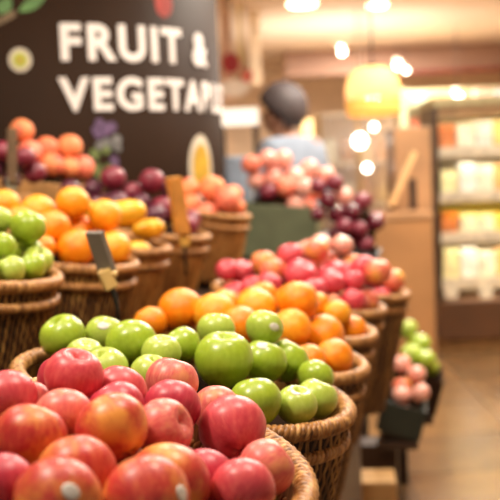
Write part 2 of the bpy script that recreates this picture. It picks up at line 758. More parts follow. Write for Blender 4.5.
def liner(B):
    nr, nk = 26, 72
    ia, ib = B.a - .022, B.b - .022
    vs, fs = [], []
    loc = [(B.inv @ f.p, f.r) for f in B.fruits]

    def height(x, y):
        rr = B.rho(x, y)
        z = B.surf(x, y) - .04 - .035 * rr ** 4
        for c, r in loc:
            d2 = (x - c.x) ** 2 + (y - c.y) ** 2
            R = r + .012
            if d2 < R * R:
                z = min(z, c.z - math.sqrt(max(0, R * R - d2)) + .002)
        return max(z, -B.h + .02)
    vs.append((0, 0, height(0, 0)))
    for i in range(1, nr + 1):
        for k in range(nk):
            th = 2 * PI * k / nk
            e = i / nr * edge_scale(th, B.rect)
            x, y = ia * e * math.cos(th), ib * e * math.sin(th)
            vs.append((x, y, height(x, y)))
    for k in range(nk):
        fs.append((0, 1 + k, 1 + (k + 1) % nk))
        for i in range(nr - 1):
            p, q = 1 + i * nk, 1 + (i + 1) * nk
            fs.append((p + k, q + k, q + (k + 1) % nk, p + (k + 1) % nk))
    link('added_liner', mesh('added_liner', vs, fs), B.liner_mat, B.root, True)  # added sheet under the fruit, its dark colour standing in for shaded gaps


ORD = ['first', 'second', 'third', 'fourth', 'fifth', 'sixth', 'seventh', 'eighth', 'ninth', 'tenth', 'eleventh', 'twelfth']
ROWN = {1: ['only'], 2: ['back', 'front'], 3: ['back', 'middle', 'front'], 4: ['back', 'upper middle', 'lower middle', 'front']}


def auto_labels(B, look, place):
    fs = [f for f in B.fruits if f.label is None]
    if not fs:
        return
    nrow = 1 if len(fs) < 5 else 2 if len(fs) < 11 else 3 if len(fs) < 20 else 4
    fs.sort(key=lambda f: proj(f.p)[1])
    per = math.ceil(len(fs) / nrow)
    for r in range(nrow):
        row = sorted(fs[r * per:(r + 1) * per], key=lambda f: proj(f.p)[0])
        for i, f in enumerate(row):
            lk = look(f) if callable(look) else look
            if nrow == 1:
                f.label = f'{lk} {place}, {ORD[i]} from the left'
            else:
                f.label = f'{lk} {place}, {ORD[i]} from left in {ROWN[nrow][r]} row'


CATS = {'apple': 'apple', 'orange': 'orange', 'plum': 'plum', 'peach': 'peach', 'mango': 'mango'}


def build_fruit(B, group, fine=True):
    for f in B.fruits:
        o = bpy.data.objects.new(f.kind, get_fruit_mesh(f.shape, f.mat, fine))
        COL.objects.link(o)
        tag(o, f.label, CATS[f.kind], group)
        if f.tilt is not None:
            ax = Vector(f.tilt).normalized()          # where the stem points
        else:
            ax = Vector((random.uniform(-.6, .6), random.uniform(-.6, .6), 1)).normalized()
        rot = ax.to_track_quat('Z', 'Y').to_matrix().to_4x4() @ Matrix.Rotation(random.uniform(0, 2 * PI), 4, 'Z')
        o.matrix_world = Matrix.Translation(f.p) @ rot @ Matrix.Diagonal((f.r, f.r, f.r, 1))
        if fine and f.stem:
            if f.kind == 'apple':
                link('stem', STEM, None, o)
            elif f.kind == 'orange':
                link('stem_button', BUTTON, None, o)
        if f.sticker:
            sx, sy, size = f.sticker
            # the point of the skin under that photo position
            d = ray(sx, sy).normalized()
            v = f.p - CAM
            tca = v.dot(d)
            d2 = v.length_squared - tca * tca
            hit = CAM + d * (tca - math.sqrt(max(0.0, f.r * f.r - d2)))
            sticker_on(o, f.shape, hit - f.p, size)


# --- front row of baskets, beside the aisle
A1 = basket('wicker basket heaped with pink apples, nearest the camera', (-.181, .93, 1.30 - .262), .225, .252, .34, .05, liner='linerred')
A2 = basket('wicker basket of green apples behind the pink apples', (-.100, 1.41, 1.30 - .302), .228, .2, .34, .05)
A3 = basket('wicker basket of large oranges behind the green apples', (-.022, 1.83, 1.30 - .33), .218, .186, .34, .05)
A4 = basket('wicker basket of small oranges behind the large oranges', (.045, 2.23, 1.30 - .34), .216, .184, .34, .05)
A5 = basket('wicker basket heaped with red apples behind the oranges', (.118, 2.63, 1.30 - .345), .216, .184, .34, .075)
A6 = basket('farthest wicker basket of the aisle row, holding yellowish red apples', (.24, 3.03, 1.30 - .362), .216, .184, .34, .06)
# --- second row, one step up
B1 = basket('wicker basket of pale green apples at the left edge', (-.565, 1.85, 1.30 - .155), .222, .186, .2, .07)
B2 = basket('wicker basket of oranges behind the pale green apples', (-.468, 2.255, 1.30 - .172), .22, .186, .2, .07)
B3 = basket('wicker basket of golden yellow mangoes behind the oranges', (-.425, 2.66, 1.30 - .172), .218, .184, .2, .05, mats=('wickerfar', 'rim'), fine=False)
B4 = basket('wicker basket of dark plums in front of the brown column', (-.335, 3.06, 1.30 - .172), .215, .184, .2, .07, mats=('wickerfar', 'rim'), fine=False)
B5 = basket('small wicker basket of red peaches right of the plums', (-.125, 3.50, 1.30 - .155), .125, .14, .22, .06, mats=('wickerfar', 'rim'), fine=False)

# pink apples, nearest basket
A1.least, A2.least, B1.least, A4.least = .0275, .0275, .0285, .029
fruit(A1, 64, 377, 54, 'apple', 'deep', 'deep pink apple at the back left of the nearest heap, top one of two', tilt=(-.4, .3, .8))
fruit(A1, 68, 391, 62, 'apple', 'pink', 'pink apple just below the back left apple in front of the green apples', tilt=(.3, -.2, .9))
fruit(A1, 8, 401, 66, 'apple', 'pink', 'large pink apple cut by the left edge, beside the basket rim', tilt=(-.3, .5, .7))
fruit(A1, 43, 396, 44, 'apple', 'rose', size=.024, depth=.03, label= 'pale pink apple half hidden right of the left edge apple', tilt=(.2, .6, .6))
fruit(A1, 73, 420, 58, 'apple', 'rose', 'pale salmon apple with mostly its top showing above the orange-red apples', tilt=(0, .7, .7))
fruit(A1, 110, 404, 48, 'apple', 'deep', 'crimson apple in the middle of the pink heap, with a pale highlight', tilt=(-.5, .3, .8))
fruit(A1, 127, 394, 50, 'apple', 'pink', 'pink apple at the back of the heap below the central green apples', tilt=(.3, .5, .7))
fruit(A1, 167, 406, 60, 'apple', 'deep', 'deep pink apple left of the big smooth pink apple', tilt=(.2, .6, .7))
fruit(A1, 180, 387, 56, 'apple', 'rose', 'salmon pink apple at the very back of the heap, topmost', tilt=(.3, .3, .9))
fruit(A1, 211, 404, 48, 'apple', 'rose', 'salmon apple mostly hidden behind the big smooth pink apple', tilt=(.1, .7, .6))
fruit(A1, 230, 428, 72, 'apple', 'pink', 'big smooth pink apple in sharp focus at the right of the heap', tilt=(-.2, .75, .6), shape='tallapple')
fruit(A1, 162, 432, 64, 'apple', 'rose', 'pink apple turned sideways with its stem hollow facing right', tilt=(.8, -.35, .35))
fruit(A1, 108, 431, 76, 'apple', 'blush', 'red apple with an orange yellow cheek in the middle of the heap', tilt=(-.5, .4, .7))
fruit(A1, 32, 440, 78, 'apple', 'blush', 'mottled yellow and red apple near the left edge', tilt=(.3, .5, .8))
fruit(A1, 73, 473, 84, 'apple', 'blush', 'orange-red apple above the stickered apple at the bottom', tilt=(-.2, .6, .7))
fruit(A1, 160, 482, 92, 'apple', 'blush', 'biggest orange-red apple, at the bottom centre of the heap', tilt=(.1, .75, .6))
fruit(A1, 2, 487, 72, 'apple', 'deep', 'dark red apple in the bottom left corner', tilt=(-.3, .5, .8))
fruit(A1, 74, 516, 84, 'apple', 'blush', depth=-.04, label='red apple with a white sticker at the bottom edge, left', sticker=(72, 491, .17), tilt=(.2, .8, .3), size=.033)
fruit(A1, 162, 526, 90, 'apple', 'blush', depth=-.045, label='orange apple with a white sticker at the bottom edge, centre', sticker=(186, 493, .18), tilt=(-.4, .8, .3), size=.034)
fruit(A1, 246, 491, 60, 'apple', 'pink', 'pink apple at the bottom right below the big smooth one', tilt=(.2, .7, .6))
fruit(A1, 277, 470, 60, 'apple', 'rose', 'pink apple resting against the braided rim at the right', tilt=(.75, .2, .5), shape='tallapple')
fruit(A1, 208, 476, 52, 'apple', 'deep', depth=.03, label= 'dark pink apple squeezed behind the biggest orange-red apple', tilt=(.3, .6, .6))

# green apples
G = 'green'
fruit(A2, 65, 335, 48, 'apple', G, 'green apple at the far left of the sharp green heap', tilt=(-.4, -.3, .8))
fruit(A2, 97, 335, 42, 'apple', 'greenpale', 'small pale green apple with a sticker behind the left pair', tilt=(.2, .4, .8), sticker=(103, 325, .22))
fruit(A2, 132, 344, 54, 'apple', G, 'large green apple below the metal price tag stake', tilt=(-.2, .5, .8))
fruit(A2, 105, 371, 52, 'apple', 'greenpale', 'pale yellowish green apple low at the front left', tilt=(-.3, -.3, .9))
fruit(A2, 85, 357, 40, 'apple', 'greenpale', 'small yellowish green apple peeping behind the front left apple', tilt=(.2, -.2, .9))
fruit(A2, 150, 374, 40, 'apple', 'greenpale', 'green apple low in the gap just above the pink apples', tilt=(.3, -.2, .9))
fruit(A2, 163, 352, 32, 'apple', 'greenpale', 'small pale green apple in the gap right of the large one', tilt=(.1, -.2, 1))
fruit(A2, 180, 347, 42, 'apple', G, 'green apple left of the biggest green apple', tilt=(-.5, .2, .7))
fruit(A2, 223, 359, 62, 'apple', G, 'biggest green apple at the centre of the heap', tilt=(.1, -.15, 1), shape='tallapple')
fruit(A2, 216, 330, 40, 'apple', 'greenpale', 'green apple behind the biggest one, only its top showing', tilt=(.1, .3, .9))
fruit(A2, 264, 358, 48, 'apple', G, 'green apple right of the biggest one, with a white sticker', tilt=(.3, .2, .8), sticker=(262, 344, .2))
fruit(A2, 290, 361, 46, 'apple', G, 'green apple at the right end of the upper row', tilt=(.5, .1, .8), shape='tallapple')
fruit(A2, 266, 333, 40, 'apple', 'greenpale', 'pale green apple at the back with a sticker, against the oranges', tilt=(.3, .3, .8), sticker=(275, 327, .22))
fruit(A2, 262, 404, 56, 'apple', G, 'glossy round green apple at the front, nearest the camera', tilt=(-.1, .4, .9))
fruit(A2, 303, 407, 44, 'apple', 'greenpale', 'green apple with a sticker beside the glossy front apple', tilt=(.2, -.2, .9), sticker=(296, 390, .2))
fruit(A2, 322, 400, 44, 'apple', 'greenpale', 'green apple touching the rim at the far right', tilt=(.4, .1, .8))
fruit(A2, 314, 375, 34, 'apple', G, 'small green apple behind the far right pair', tilt=(.4, .4, .7))

# oranges
for px, py, w, m in ((181, 310, 46, 'orange'), (150, 323, 34, 'orange'), (215, 314, 44, 'orangey'), (257, 309, 42, 'orangey'), (300, 306, 42, 'orange'),
                     (320, 332, 44, 'orange'), (291, 328, 42, 'orangey'), (344, 360, 40, 'orange'), (316, 364, 36, 'orange'), (240, 325, 40, 'orange')):
    fruit(A3, px, py, w, 'orange', m)
for px, py, w, m in ((359, 327, 28, 'orange'), (340, 317, 28, 'orangey'), (318, 306, 28, 'orange'), (284, 298, 28, 'orangey'), (250, 300, 28, 'orange'), (303, 296, 28, 'orange'),
                     (228, 303, 28, 'orangey'), (268, 296, 26, 'orange')):
    fruit(A4, px, py, w, 'orange', m)
# red apples
for px, py, w, m in ((227, 288, 27, 'farred'), (240, 271, 27, 'farred'), (262, 263, 27, 'farmix'), (252, 287, 26, 'farred'), (224, 275, 24, 'farred'), (294, 255, 28, 'farred'),
                     (300, 277, 36, 'farred'), (276, 271, 28, 'farmix'), (272, 288, 26, 'farred'), (284, 294, 24, 'farred'), (338, 270, 36, 'farred'), (330, 284, 28, 'farred'),
                     (358, 271, 30, 'farred'), (376, 271, 28, 'farmix'), (338, 302, 26, 'farmix'), (357, 300, 28, 'farred'), (373, 299, 26, 'farmix'), (316, 256, 26, 'farmix'), (317, 292, 26, 'farred'), (354, 287, 26, 'farred')):
    fruit(A5, px, py, w, 'apple', m)
for px, py, w, m in ((390, 285, 26, 'farmix'), (396, 292, 22, 'farred'), (310, 248, 22, 'pinkpale'), (323, 247, 22, 'pinkpale'), (337, 250, 22, 'pinkpale'), (372, 278, 25, 'farred'), (350, 262, 25, 'farmix'), (330, 258, 25, 'farmix')):  # pinkpale apples at the back stand in for bright specular spots
    fruit(A6, px, py, w, 'apple', m)
fill(A6, 6, .036, 'apple', ['farmix', 'farred'])
# second row
for px, py, w, m in ((22, 234, 38, 'green'), (1, 247, 32, 'green'), (16, 270, 30, 'greenpale'), (38, 268, 28, 'green'), (43, 256, 28, 'greenpale'), (5, 222, 30, 'greenpale'), (-8, 266, 30, 'green'), (30, 250, 28, 'green')):
    fruit(B1, px, py, w, 'apple', m)
for px, py, w, m in ((5, 204, 30, 'orangey'), (38, 212, 36, 'orangey'), (52, 228, 38, 'orange'), (75, 209, 34, 'orangey'), (82, 226, 34, 'orange'), (78, 249, 40, 'orange'), (42, 248, 28, 'orange'),
                     (104, 221, 34, 'orangey'), (118, 249, 36, 'orangey'), (107, 240, 30, 'orangey'), (20, 220, 30, 'orange')):
    fruit(B2, px, py, w, 'orange', m)
for px, py, w in ((128, 228, 46), (150, 243, 38), (112, 217, 38), (150, 228, 34), (90, 214, 38)):
    fruit(B3, px, py, w, 'mango', 'mango', tilt=(1, .1 * random.uniform(-1, 1), .1))
for px, py, w, m in ((113, 180, 26, 'plumred'), (93, 192, 20, 'plum'), (82, 202, 22, 'plum'), (98, 204, 22, 'plum'), (120, 204, 27, 'plum'), (151, 184, 26, 'plumred'), (160, 207, 28, 'plumred'),
                     (142, 204, 20, 'plum'), (134, 190, 22, 'plumred'), (72, 192, 22, 'plum'), (170, 196, 22, 'plum'), (176, 212, 22, 'plum'), (188, 218, 20, 'plumred')):
    fruit(B4, px, py, w, 'plum', m)
fill(B4, 6, .034, 'plum', ['plum', 'plumred'])
for px, py, w, m in ((190, 192, 24, 'peach'), (214, 190, 28, 'peach'), (203, 207, 26, 'peachred'), (224, 207, 26, 'peachred'), (184, 205, 22, 'peach'), (240, 206, 20, 'peach'), (230, 195, 20, 'peach')):
    fruit(B5, px, py, w, 'peach', m)

# --- top step: two wooden trays
C1 = crate('fruit_tray', 'wooden tray of dark red plums at the left edge, top step', 'tray', (-.81, 2.86, 1.268), .17, .16, .07, .035, 8, M['tray'], group='wooden trays on the top step')
C2 = crate('fruit_tray', 'wooden tray of orange peaches against the brown column', 'tray', (-.625, 3.32, 1.278), .13, .15, .07, .045, 8, M['tray'], group='wooden trays on the top step')
for px, py, w, m in ((33, 170, 24, 'plumred'), (12, 168, 24, 'plum'), (-8, 166, 24, 'plum'), (24, 160, 22, 'plumred'), (2, 156, 22, 'plumred'), (40, 176, 20, 'plum')):
    fruit(C1, px, py, w, 'plum', m)
fill(C1, 5, .034, 'plum', ['plum', 'plumred'])
for px, py, w, m in ((69, 150, 26, 'peach'), (54, 165, 24, 'peach'), (80, 165, 26, 'peachred'), (46, 152, 24, 'peach'), (30, 149, 26, 'peachred'), (24, 136, 24, 'peach'), (66, 167, 22, 'peach'), (38, 163, 22, 'peachred')):
    fruit(C2, px, py, w, 'peach', m)

# --- crates beyond the baskets
D1 = crate('produce_crate', 'grey-green crate of pale pink peaches behind the red apples', 'crate', at(282, 204, 4.38), .165, .14, .22, .09, 6, plain('grey_green_plastic', (92, 98, 72), .5, .06), group='crates behind the baskets')
D2 = crate('produce_crate', 'dark crate of glossy dark red plums in the aisle behind the red apples', 'crate', at(352, 243, 4.0), .115, .16, .2, .17, 20, plain('black_plastic', (40, 30, 26), .5, .06), group='crates behind the baskets')
for px, py, w, m in ((253, 166, 20, 'peachred'), (268, 163, 20, 'pinkpale'), (283, 160, 20, 'pinkpale'), (276, 174, 22, 'pinkpale'), (258, 180, 18, 'pinkpale'), (292, 176, 22, 'pinkpale'),
                     (308, 172, 22, 'pinkpale'), (324, 175, 20, 'pinkpale'), (284, 188, 20, 'peachred'), (302, 190, 20, 'pinkpale'), (318, 192, 20, 'peachred'), (268, 190, 18, 'plumred'), (296, 203, 20, 'pinkpale'), (314, 206, 18, 'peachred')):
    fruit(D1, px, py, w, 'peach', m)
for px, py, w, m in ((331, 184, 18, 'plumred'), (344, 196, 18, 'pinkpale'), (328, 200, 18, 'grape'), (352, 212, 18, 'grape'), (336, 214, 18, 'grape'), (344, 228, 18, 'plumred'), (358, 230, 18, 'plumred'),  # the pinkpale one imitates a pink specular glint by its colour
                     (330, 230, 18, 'grape'), (364, 244, 16, 'plumred'), (350, 244, 16, 'grape'), (318, 214, 16, 'grape'), (322, 186, 16, 'plumred')):
    fruit(D2, px, py, w, 'plum', m)
fill(D2, 8, .034, 'plum', ['grape', 'plumred'])

# --- low crates at the far end of the aisle side
E1 = crate('produce_crate', 'low dark crate of pink apples beside the aisle floor', 'crate', at(406, 398, 3.75), .08, .13, .11, .05, 16, plain('dark_green_plastic', (36, 40, 30), .5, .06), group='low crates beside the aisle')
E2 = crate('produce_crate', 'low dark crate of green apples beside the aisle floor', 'crate', at(420, 368, 4.12), .095, .16, .14, .07, 16, M['liner'], group='low crates beside the aisle')
for px, py, w, m in ((402, 364, 20, 'pinkpale'), (414, 376, 20, 'pinkpale'), (398, 384, 20, 'farmix'), (414, 398, 20, 'pinkpale'), (402, 404, 20, 'farmix'), (422, 388, 18, 'farmix'), (394, 400, 20, 'pinkpale')):
    fruit(E1, px, py, w, 'peach', m)
for px, py, w, m in ((408, 330, 22, 'greenpale'), (420, 344, 22, 'green'), (412, 354, 22, 'greenpale'), (426, 362, 22, 'green'), (434, 376, 20, 'green'), (420, 380, 22, 'greenpale'), (430, 388, 20, 'green'), (404, 344, 20, 'green')):
    fruit(E2, px, py, w, 'apple', m)

relax()
for B in BINS:
    liner(B)

big = {'orange': 'orange', 'orangey': 'yellow-orange orange', 'plum': 'dark plum', 'plumred': 'red plum', 'peach': 'orange peach', 'peachred': 'red peach', 'pinkpale': 'pale pink peach',
       'farred': 'bright red apple', 'farmix': 'yellowish red apple', 'green': 'green apple', 'greenpale': 'pale green apple', 'grape': 'glossy dark plum', 'mango': 'golden mango'}
for f in ALL:
    if f.mat in ('plum', 'plumred', 'grape'):
        f.kind = f.shape = 'plum'
    elif f.mat in ('peach', 'peachred', 'pinkpale') and f.B is not A6:
        f.kind = f.shape = 'peach'
lk = lambda f: 'pale apple as a highlight' if f.mat == 'pinkpale' and f.B is A6 else big[f.mat]
auto_labels(A3, lk, 'in the basket of large oranges')
auto_labels(A4, lk, 'in the basket of small oranges')
auto_labels(A5, lk, 'in the red apple basket')
auto_labels(A6, lk, 'in the farthest aisle basket')
auto_labels(B1, lk, 'in the left edge basket')
auto_labels(B2, lk, 'in the upper left basket of oranges')
auto_labels(B3, lk, 'in the mango basket')
auto_labels(B4, lk, 'in the dark plum basket')
auto_labels(B5, lk, 'in the small peach basket')
auto_labels(C1, lk, 'in the top step plum tray')
auto_labels(C2, lk, 'in the tray against the column')
auto_labels(D1, lk, 'in the grey-green crate')
auto_labels(D2, lk, 'in the dark plum crate')
auto_labels(E1, lambda f: 'pink apple', 'in the low pink apple crate')
auto_labels(E2, lk, 'in the low green apple crate')
for f in E1.fruits:
    f.kind = f.shape = 'apple'
for f in A1.fruits + A2.fruits:
    f.stem = False                             # the photo shows none of their stems
build_fruit(A1, 'pink apples in the nearest basket')
build_fruit(A2, 'green apples in the second basket')
build_fruit(A3, 'oranges in the aisle row baskets')
build_fruit(A4, 'oranges in the aisle row baskets')
build_fruit(A5, 'red apples in the aisle row baskets', False)
build_fruit(A6, 'red apples in the aisle row baskets', False)
build_fruit(B1, 'green apples in the left edge basket')
build_fruit(B2, 'oranges in the upper basket')
build_fruit(B3, 'golden mangoes in a basket', False)
build_fruit(B4, 'plums in a basket', False)
build_fruit(B5, 'peaches in the small basket', False)
build_fruit(C1, 'plums in the top tray', False)
build_fruit(C2, 'peaches in the top tray', False)
build_fruit(D1, 'peaches in the grey-green crate', False)
build_fruit(D2, 'plums in the dark crate', False)
build_fruit(E1, 'pink apples in the low crate', False)
build_fruit(E2, 'green apples in the low crate', False)

# ------------------------------------------------------------------ stepped stand
O0 = Vector((-.10, 1.405, 0))
SM = T(*O0) @ Matrix.Rotation(-ROW, 4, 'Z')     # x to the aisle, y along the rows
stand = empty('display_stand', SM)
tag(stand, 'stepped dark wooden display stand carrying the fruit baskets', 'display stand')


def lowest(bins, margin):
    """Height line z = p + q*y (stand frame) under the baskets' bottoms."""
    inv = SM.inverted()
    pts = []
    for B in bins:
        for k in range(24):
            th = 2 * PI * k / 24
            e = edge_scale(th, B.rect)
            w = B.mat @ Vector((B.a * e * math.cos(th), B.b * e * math.sin(th), -B.h))
            pts.append(inv @ w)
    return pts


def shelf(name, bins, x0, x1, y0, y1, tilt, th=.025):
    pts = lowest(bins, 0)
    t = math.tan(math.radians(tilt))
    # plane z = c - t*x + q*y below all the points
    y_a = [(p.y, p.z + t * p.x) for p in pts]
    n = len(y_a)
    my, mz = sum(a for a, _ in y_a) / n, sum(b for _, b in y_a) / n
    q = sum((a - my) * (b - mz) for a, b in y_a) / max(1e-6, sum((a - my) ** 2 for a, _ in y_a))
    c = min(b - q * a for a, b in y_a) - .002
    vs = []
    for dz in (0, -th):
        for x, y in ((x0, y0), (x1, y0), (x1, y1), (x0, y1)):
            vs.append((x, y, c - t * x + q * y + dz))
    fs = [(0, 1, 2, 3), (7, 6, 5, 4), (0, 4, 5, 1), (1, 5, 6, 2), (2, 6, 7, 3), (3, 7, 4, 0)]
    link(name, mesh(name, vs, fs), M['darkwood'], stand)
    return lambda x, y: c - t * x + q * y - th


def prism(name, mat, parent, foot, tops, z0):
    """Upright panel over a rectangle (x0, x1, y0, y1) with its own four top heights."""
    x0, x1, y0, y1 = foot
    cs = ((x0, y0), (x1, y0), (x1, y1), (x0, y1))
    vs = [(x, y, z0) for x, y in cs] + [(x, y, tops(x, y) - .001) for x, y in cs]
    fs = [(3, 2, 1, 0), (4, 5, 6, 7), (0, 1, 5, 4), (1, 2, 6, 5), (2, 3, 7, 6), (3, 0, 4, 7)]
    return link(name, mesh(name, vs, fs), mat, parent)


zA = shelf('lower_shelf', [A1, A2, A3, A4, A5, A6], -.25, .12, -.70, 1.86, 10)
zB = shelf('middle_shelf', [B1, B2, B3, B4, B5], -.70, -.285, .2, 2.35, 10)
zC = shelf('top_shelf', [C1, C2], -1.25, -.78, 1.0, 2.3, 8)
prism('aisle_panel', M['darkwood'], stand, (.08, .10, -.68, 1.85), zA, .1)
prism('end_panel', M['darkwood'], stand, (-.25, .075, 1.82, 1.84), zA, .1)
prism('riser', M['darkwood'], stand, (-.31, -.29, .2, 2.34), zB, .1)
prism('riser', M['darkwood'], stand, (-.82, -.80, 1.0, 2.29), zC, .1)
boxo('plinth', (-.36, .60, .05), (.98, 2.4, .098), M['palewood'], stand)

# ------------------------------------------------------------------ setting
FY0, FY1, XL, XR, ZC = -.6, 14.0, -4.0, 3.6, 2.60


def floor_mat():
    t = NT('brown_floor_tiles')
    tc = t.n('TexCoord')
    br = t.n('TexBrick', Scale=1.0)
    br.offset = 0.0
    br.inputs['Brick Width'].default_value = .6
    br.inputs['Row Height'].default_value = .6
    br.inputs['Mortar Size'].default_value = .006
    br.inputs['Color1'].default_value = lin((150, 112, 70))
    br.inputs['Color2'].default_value = lin((104, 82, 62))
    br.inputs['Mortar'].default_value = lin((84, 66, 48))
    t.l(tc.outputs['Object'], br.inputs['Vector'])
    n = t.noise(tc.outputs['Object'], 4.0, 4, .6)
    c = t.mix(.35, br.outputs['Color'], t.ramp(n, [(.3, (96, 74, 54)), (.7, (168, 130, 84))]))
    t.base(c)
    t.set(Roughness=.22)
    return t.m


def struct(o):
    o['kind'] = 'structure'
    return o


cream = plain('cream_paint', (236, 214, 190), .7, .03, 3)
struct(boxo('floor', ((XL + XR) / 2, (FY0 + FY1) / 2, -.05), (XR - XL, FY1 - FY0, .1), floor_mat(), bev=0))
struct(boxo('ceiling', ((XL + XR) / 2, (FY0 + FY1) / 2, ZC + .05), (XR - XL, FY1 - FY0, .1), cream, bev=0))
struct(boxo('wall_back', ((XL + XR) / 2, FY1 + .05, ZC / 2), (XR - XL, .1, ZC - .002), plain('warm_wall', (232, 204, 172), .7, .06, 2), bev=0))
struct(boxo('wall_left', (XL - .05, (FY0 + FY1) / 2, ZC / 2), (.1, FY1 - FY0, ZC - .002), plain('warm_beige_wall', (226, 204, 178), .7, .06, 2), bev=0))
struct(boxo('wall_right', (XR + .05, (FY0 + FY1) / 2, ZC / 2), (.1, FY1 - FY0, ZC - .002), plain('warm_white_wall', (234, 210, 182), .7, .06, 2), bev=0))

# brown ceiling bulkhead with a red-brown lower lip
bulk = struct(boxo('trim_1', (2.05, 12.4, 2.45), (3.1, .3, .295), plain('brown_bulkhead', (150, 112, 90), .6, .06, 2), bev=0))
lip = struct(boxo('trim_2', (2.55, 12.2, 2.285), (2.05, .08, .05), plain('red_brown_lip', (116, 44, 24), .5, .06, 2), bev=0))

# ------------------------------------------------------------------ round column with its lettering
CY, CR = 4.5, .79
CX = (45 - 250) / F * CY
colmat = plain('dark_brown_cladding', (45, 29, 18), .65, .08, 3, spec=.12)
bm = bmesh.new()
lathe(bm, [(0, 0), (CR, 0), (CR, ZC - .002), (0, ZC - .002)], 128, (CX, CY, 0))
column = struct(link('column', bm_mesh('column', bm), colmat))
for p in column.data.polygons:
    p.use_smooth = abs(p.normal.z) < .5


def wrap(me, x0, z0, lift, thick=True):
    """Bend flat artwork (x along the arc, y up, z out) on to the column."""
    for v in me.vertices:
        ang = x0 + v.co.x / CR
        r = CR + lift + v.co.z
        v.co = (CX + r * math.sin(ang), CY - r * math.cos(ang), z0 + v.co.y)
    me.update()


def slice_x(bm, step):
    xs = [v.co.x for v in bm.verts]
    x = min(xs) + step
    while x < max(xs):
        g = bm.verts[:] + bm.edges[:] + bm.faces[:]
        bmesh.ops.bisect_plane(bm, geom=g, plane_co=(x, 0, 0), plane_no=(1, 0, 0), dist=1e-6)
        x += step


def lettering(name, text, x0, z0, size, mat, label, bold=.036, space=1.2, sx=1.0):
    cu = bpy.data.curves.new(name, 'FONT')
    cu.body = text
    cu.size = size
    cu.extrude = .002
    cu.offset = bold * size
    cu.space_character = space
    o = bpy.data.objects.new(name, cu)
    COL.objects.link(o)
    dg = bpy.context.evaluated_depsgraph_get()
    me = bpy.data.meshes.new_from_object(o.evaluated_get(dg))
    bpy.data.objects.remove(o)
    for v in me.vertices:
        v.co.x *= sx
    bm = bmesh.new()
    bm.from_mesh(me)
    slice_x(bm, .02)
    bm.to_mesh(me)
    bm.free()
    wrap(me, x0, z0, .0025)
    me.materials.clear()
    q = link(name, me, mat, column)
    q['label'] = label
    return q


white = plain('white_letters', (232, 226, 222), .5, .02)


def ang_of(px, py=75):
    """Arc angle on the column's near side seen at photo column px (at eye level)."""
    lo, hi = -1.2, 1.45
    for _ in range(50):
        m = (lo + hi) / 2
        x = CX + CR * math.sin(m)
        y = CY - CR * math.cos(m)
        if proj(Vector((x, y, at(px, py, y).z)))[0] < px:
            lo = m
        else:
            hi = m
    return lo


def z_at(py, px):
    a = ang_of(px)
    return at(px, py, CY - CR * math.cos(a)).z


a57 = ang_of(60)
zf0, zf1 = z_at(59, 60), z_at(19, 60)
zv0, zv1 = z_at(110, 60), z_at(74, 60)
LS = (zf1 - zf0) / .80
lettering('headline_lettering', 'FRUIT &', a57, zf0, LS, white, 'white capital letters reading FRUIT &', sx=.99)
lettering('headline_lettering', 'VEGETABLES', a57, zv0, (zv1 - zv0) / .80, white, 'white capital letters reading VEGETABLES', sx=.99)


def disc_art(name, px, py, rings, label, sx=1.0, sy=1.0):
    """Printed motif of stacked ellipses (radius, material), bent on to the column."""
    a = ang_of(px)
    z = z_at(py, px)
    par = column
    for i, (rad, mat) in enumerate(rings):
        vs, fs = [(0, 0, 0)], []
        nk, nr = 28, 3
        for j in range(1, nr + 1):
            for k in range(nk):
                th = 2 * PI * k / nk
                vs.append((rad * sx * j / nr * math.cos(th), rad * sy * j / nr * math.sin(th), 0))
        for k in range(nk):
            fs.append((0, 1 + k, 1 + (k + 1) % nk))
            for j in range(nr - 1):
                p, q = 1 + j * nk, 1 + (j + 1) * nk
                fs.append((p + k, q + k, q + (k + 1) % nk, p + (k + 1) % nk))
        me = mesh(name, vs, fs)
        wrap(me, a, z, .002 + .0015 * i)
        o = link(name if i == 0 else ('flesh' if i == 1 else 'core'), me, mat, par)
        if i == 0:
            o['label'] = label
            par = o


pale = plain('pale_print', (206, 196, 176), .5, .04)
lime = plain('lime_print', (168, 176, 60), .5, .08)
olive = plain('olive_print', (120, 136, 54), .5, .08)
yel = plain('yellow_print', (190, 150, 40), .5, .1)
red = plain('red_print', (150, 50, 40), .5, .1)
disc_art('kiwi_slice_print', 21, 60, [(.040, pale), (.026, lime), (.010, yel)], 'printed round slice with a lime green centre', 1, 1.06)
disc_art('pear_half_print', 197, 168, [(.085, pale), (.062, yel)], 'printed halved pear, yellow with a pale edge', 1.1, 1.55)
disc_art('tomato_print', 167, 3, [(.045, red)], 'printed red fruit above the letters', 1, 1.2)


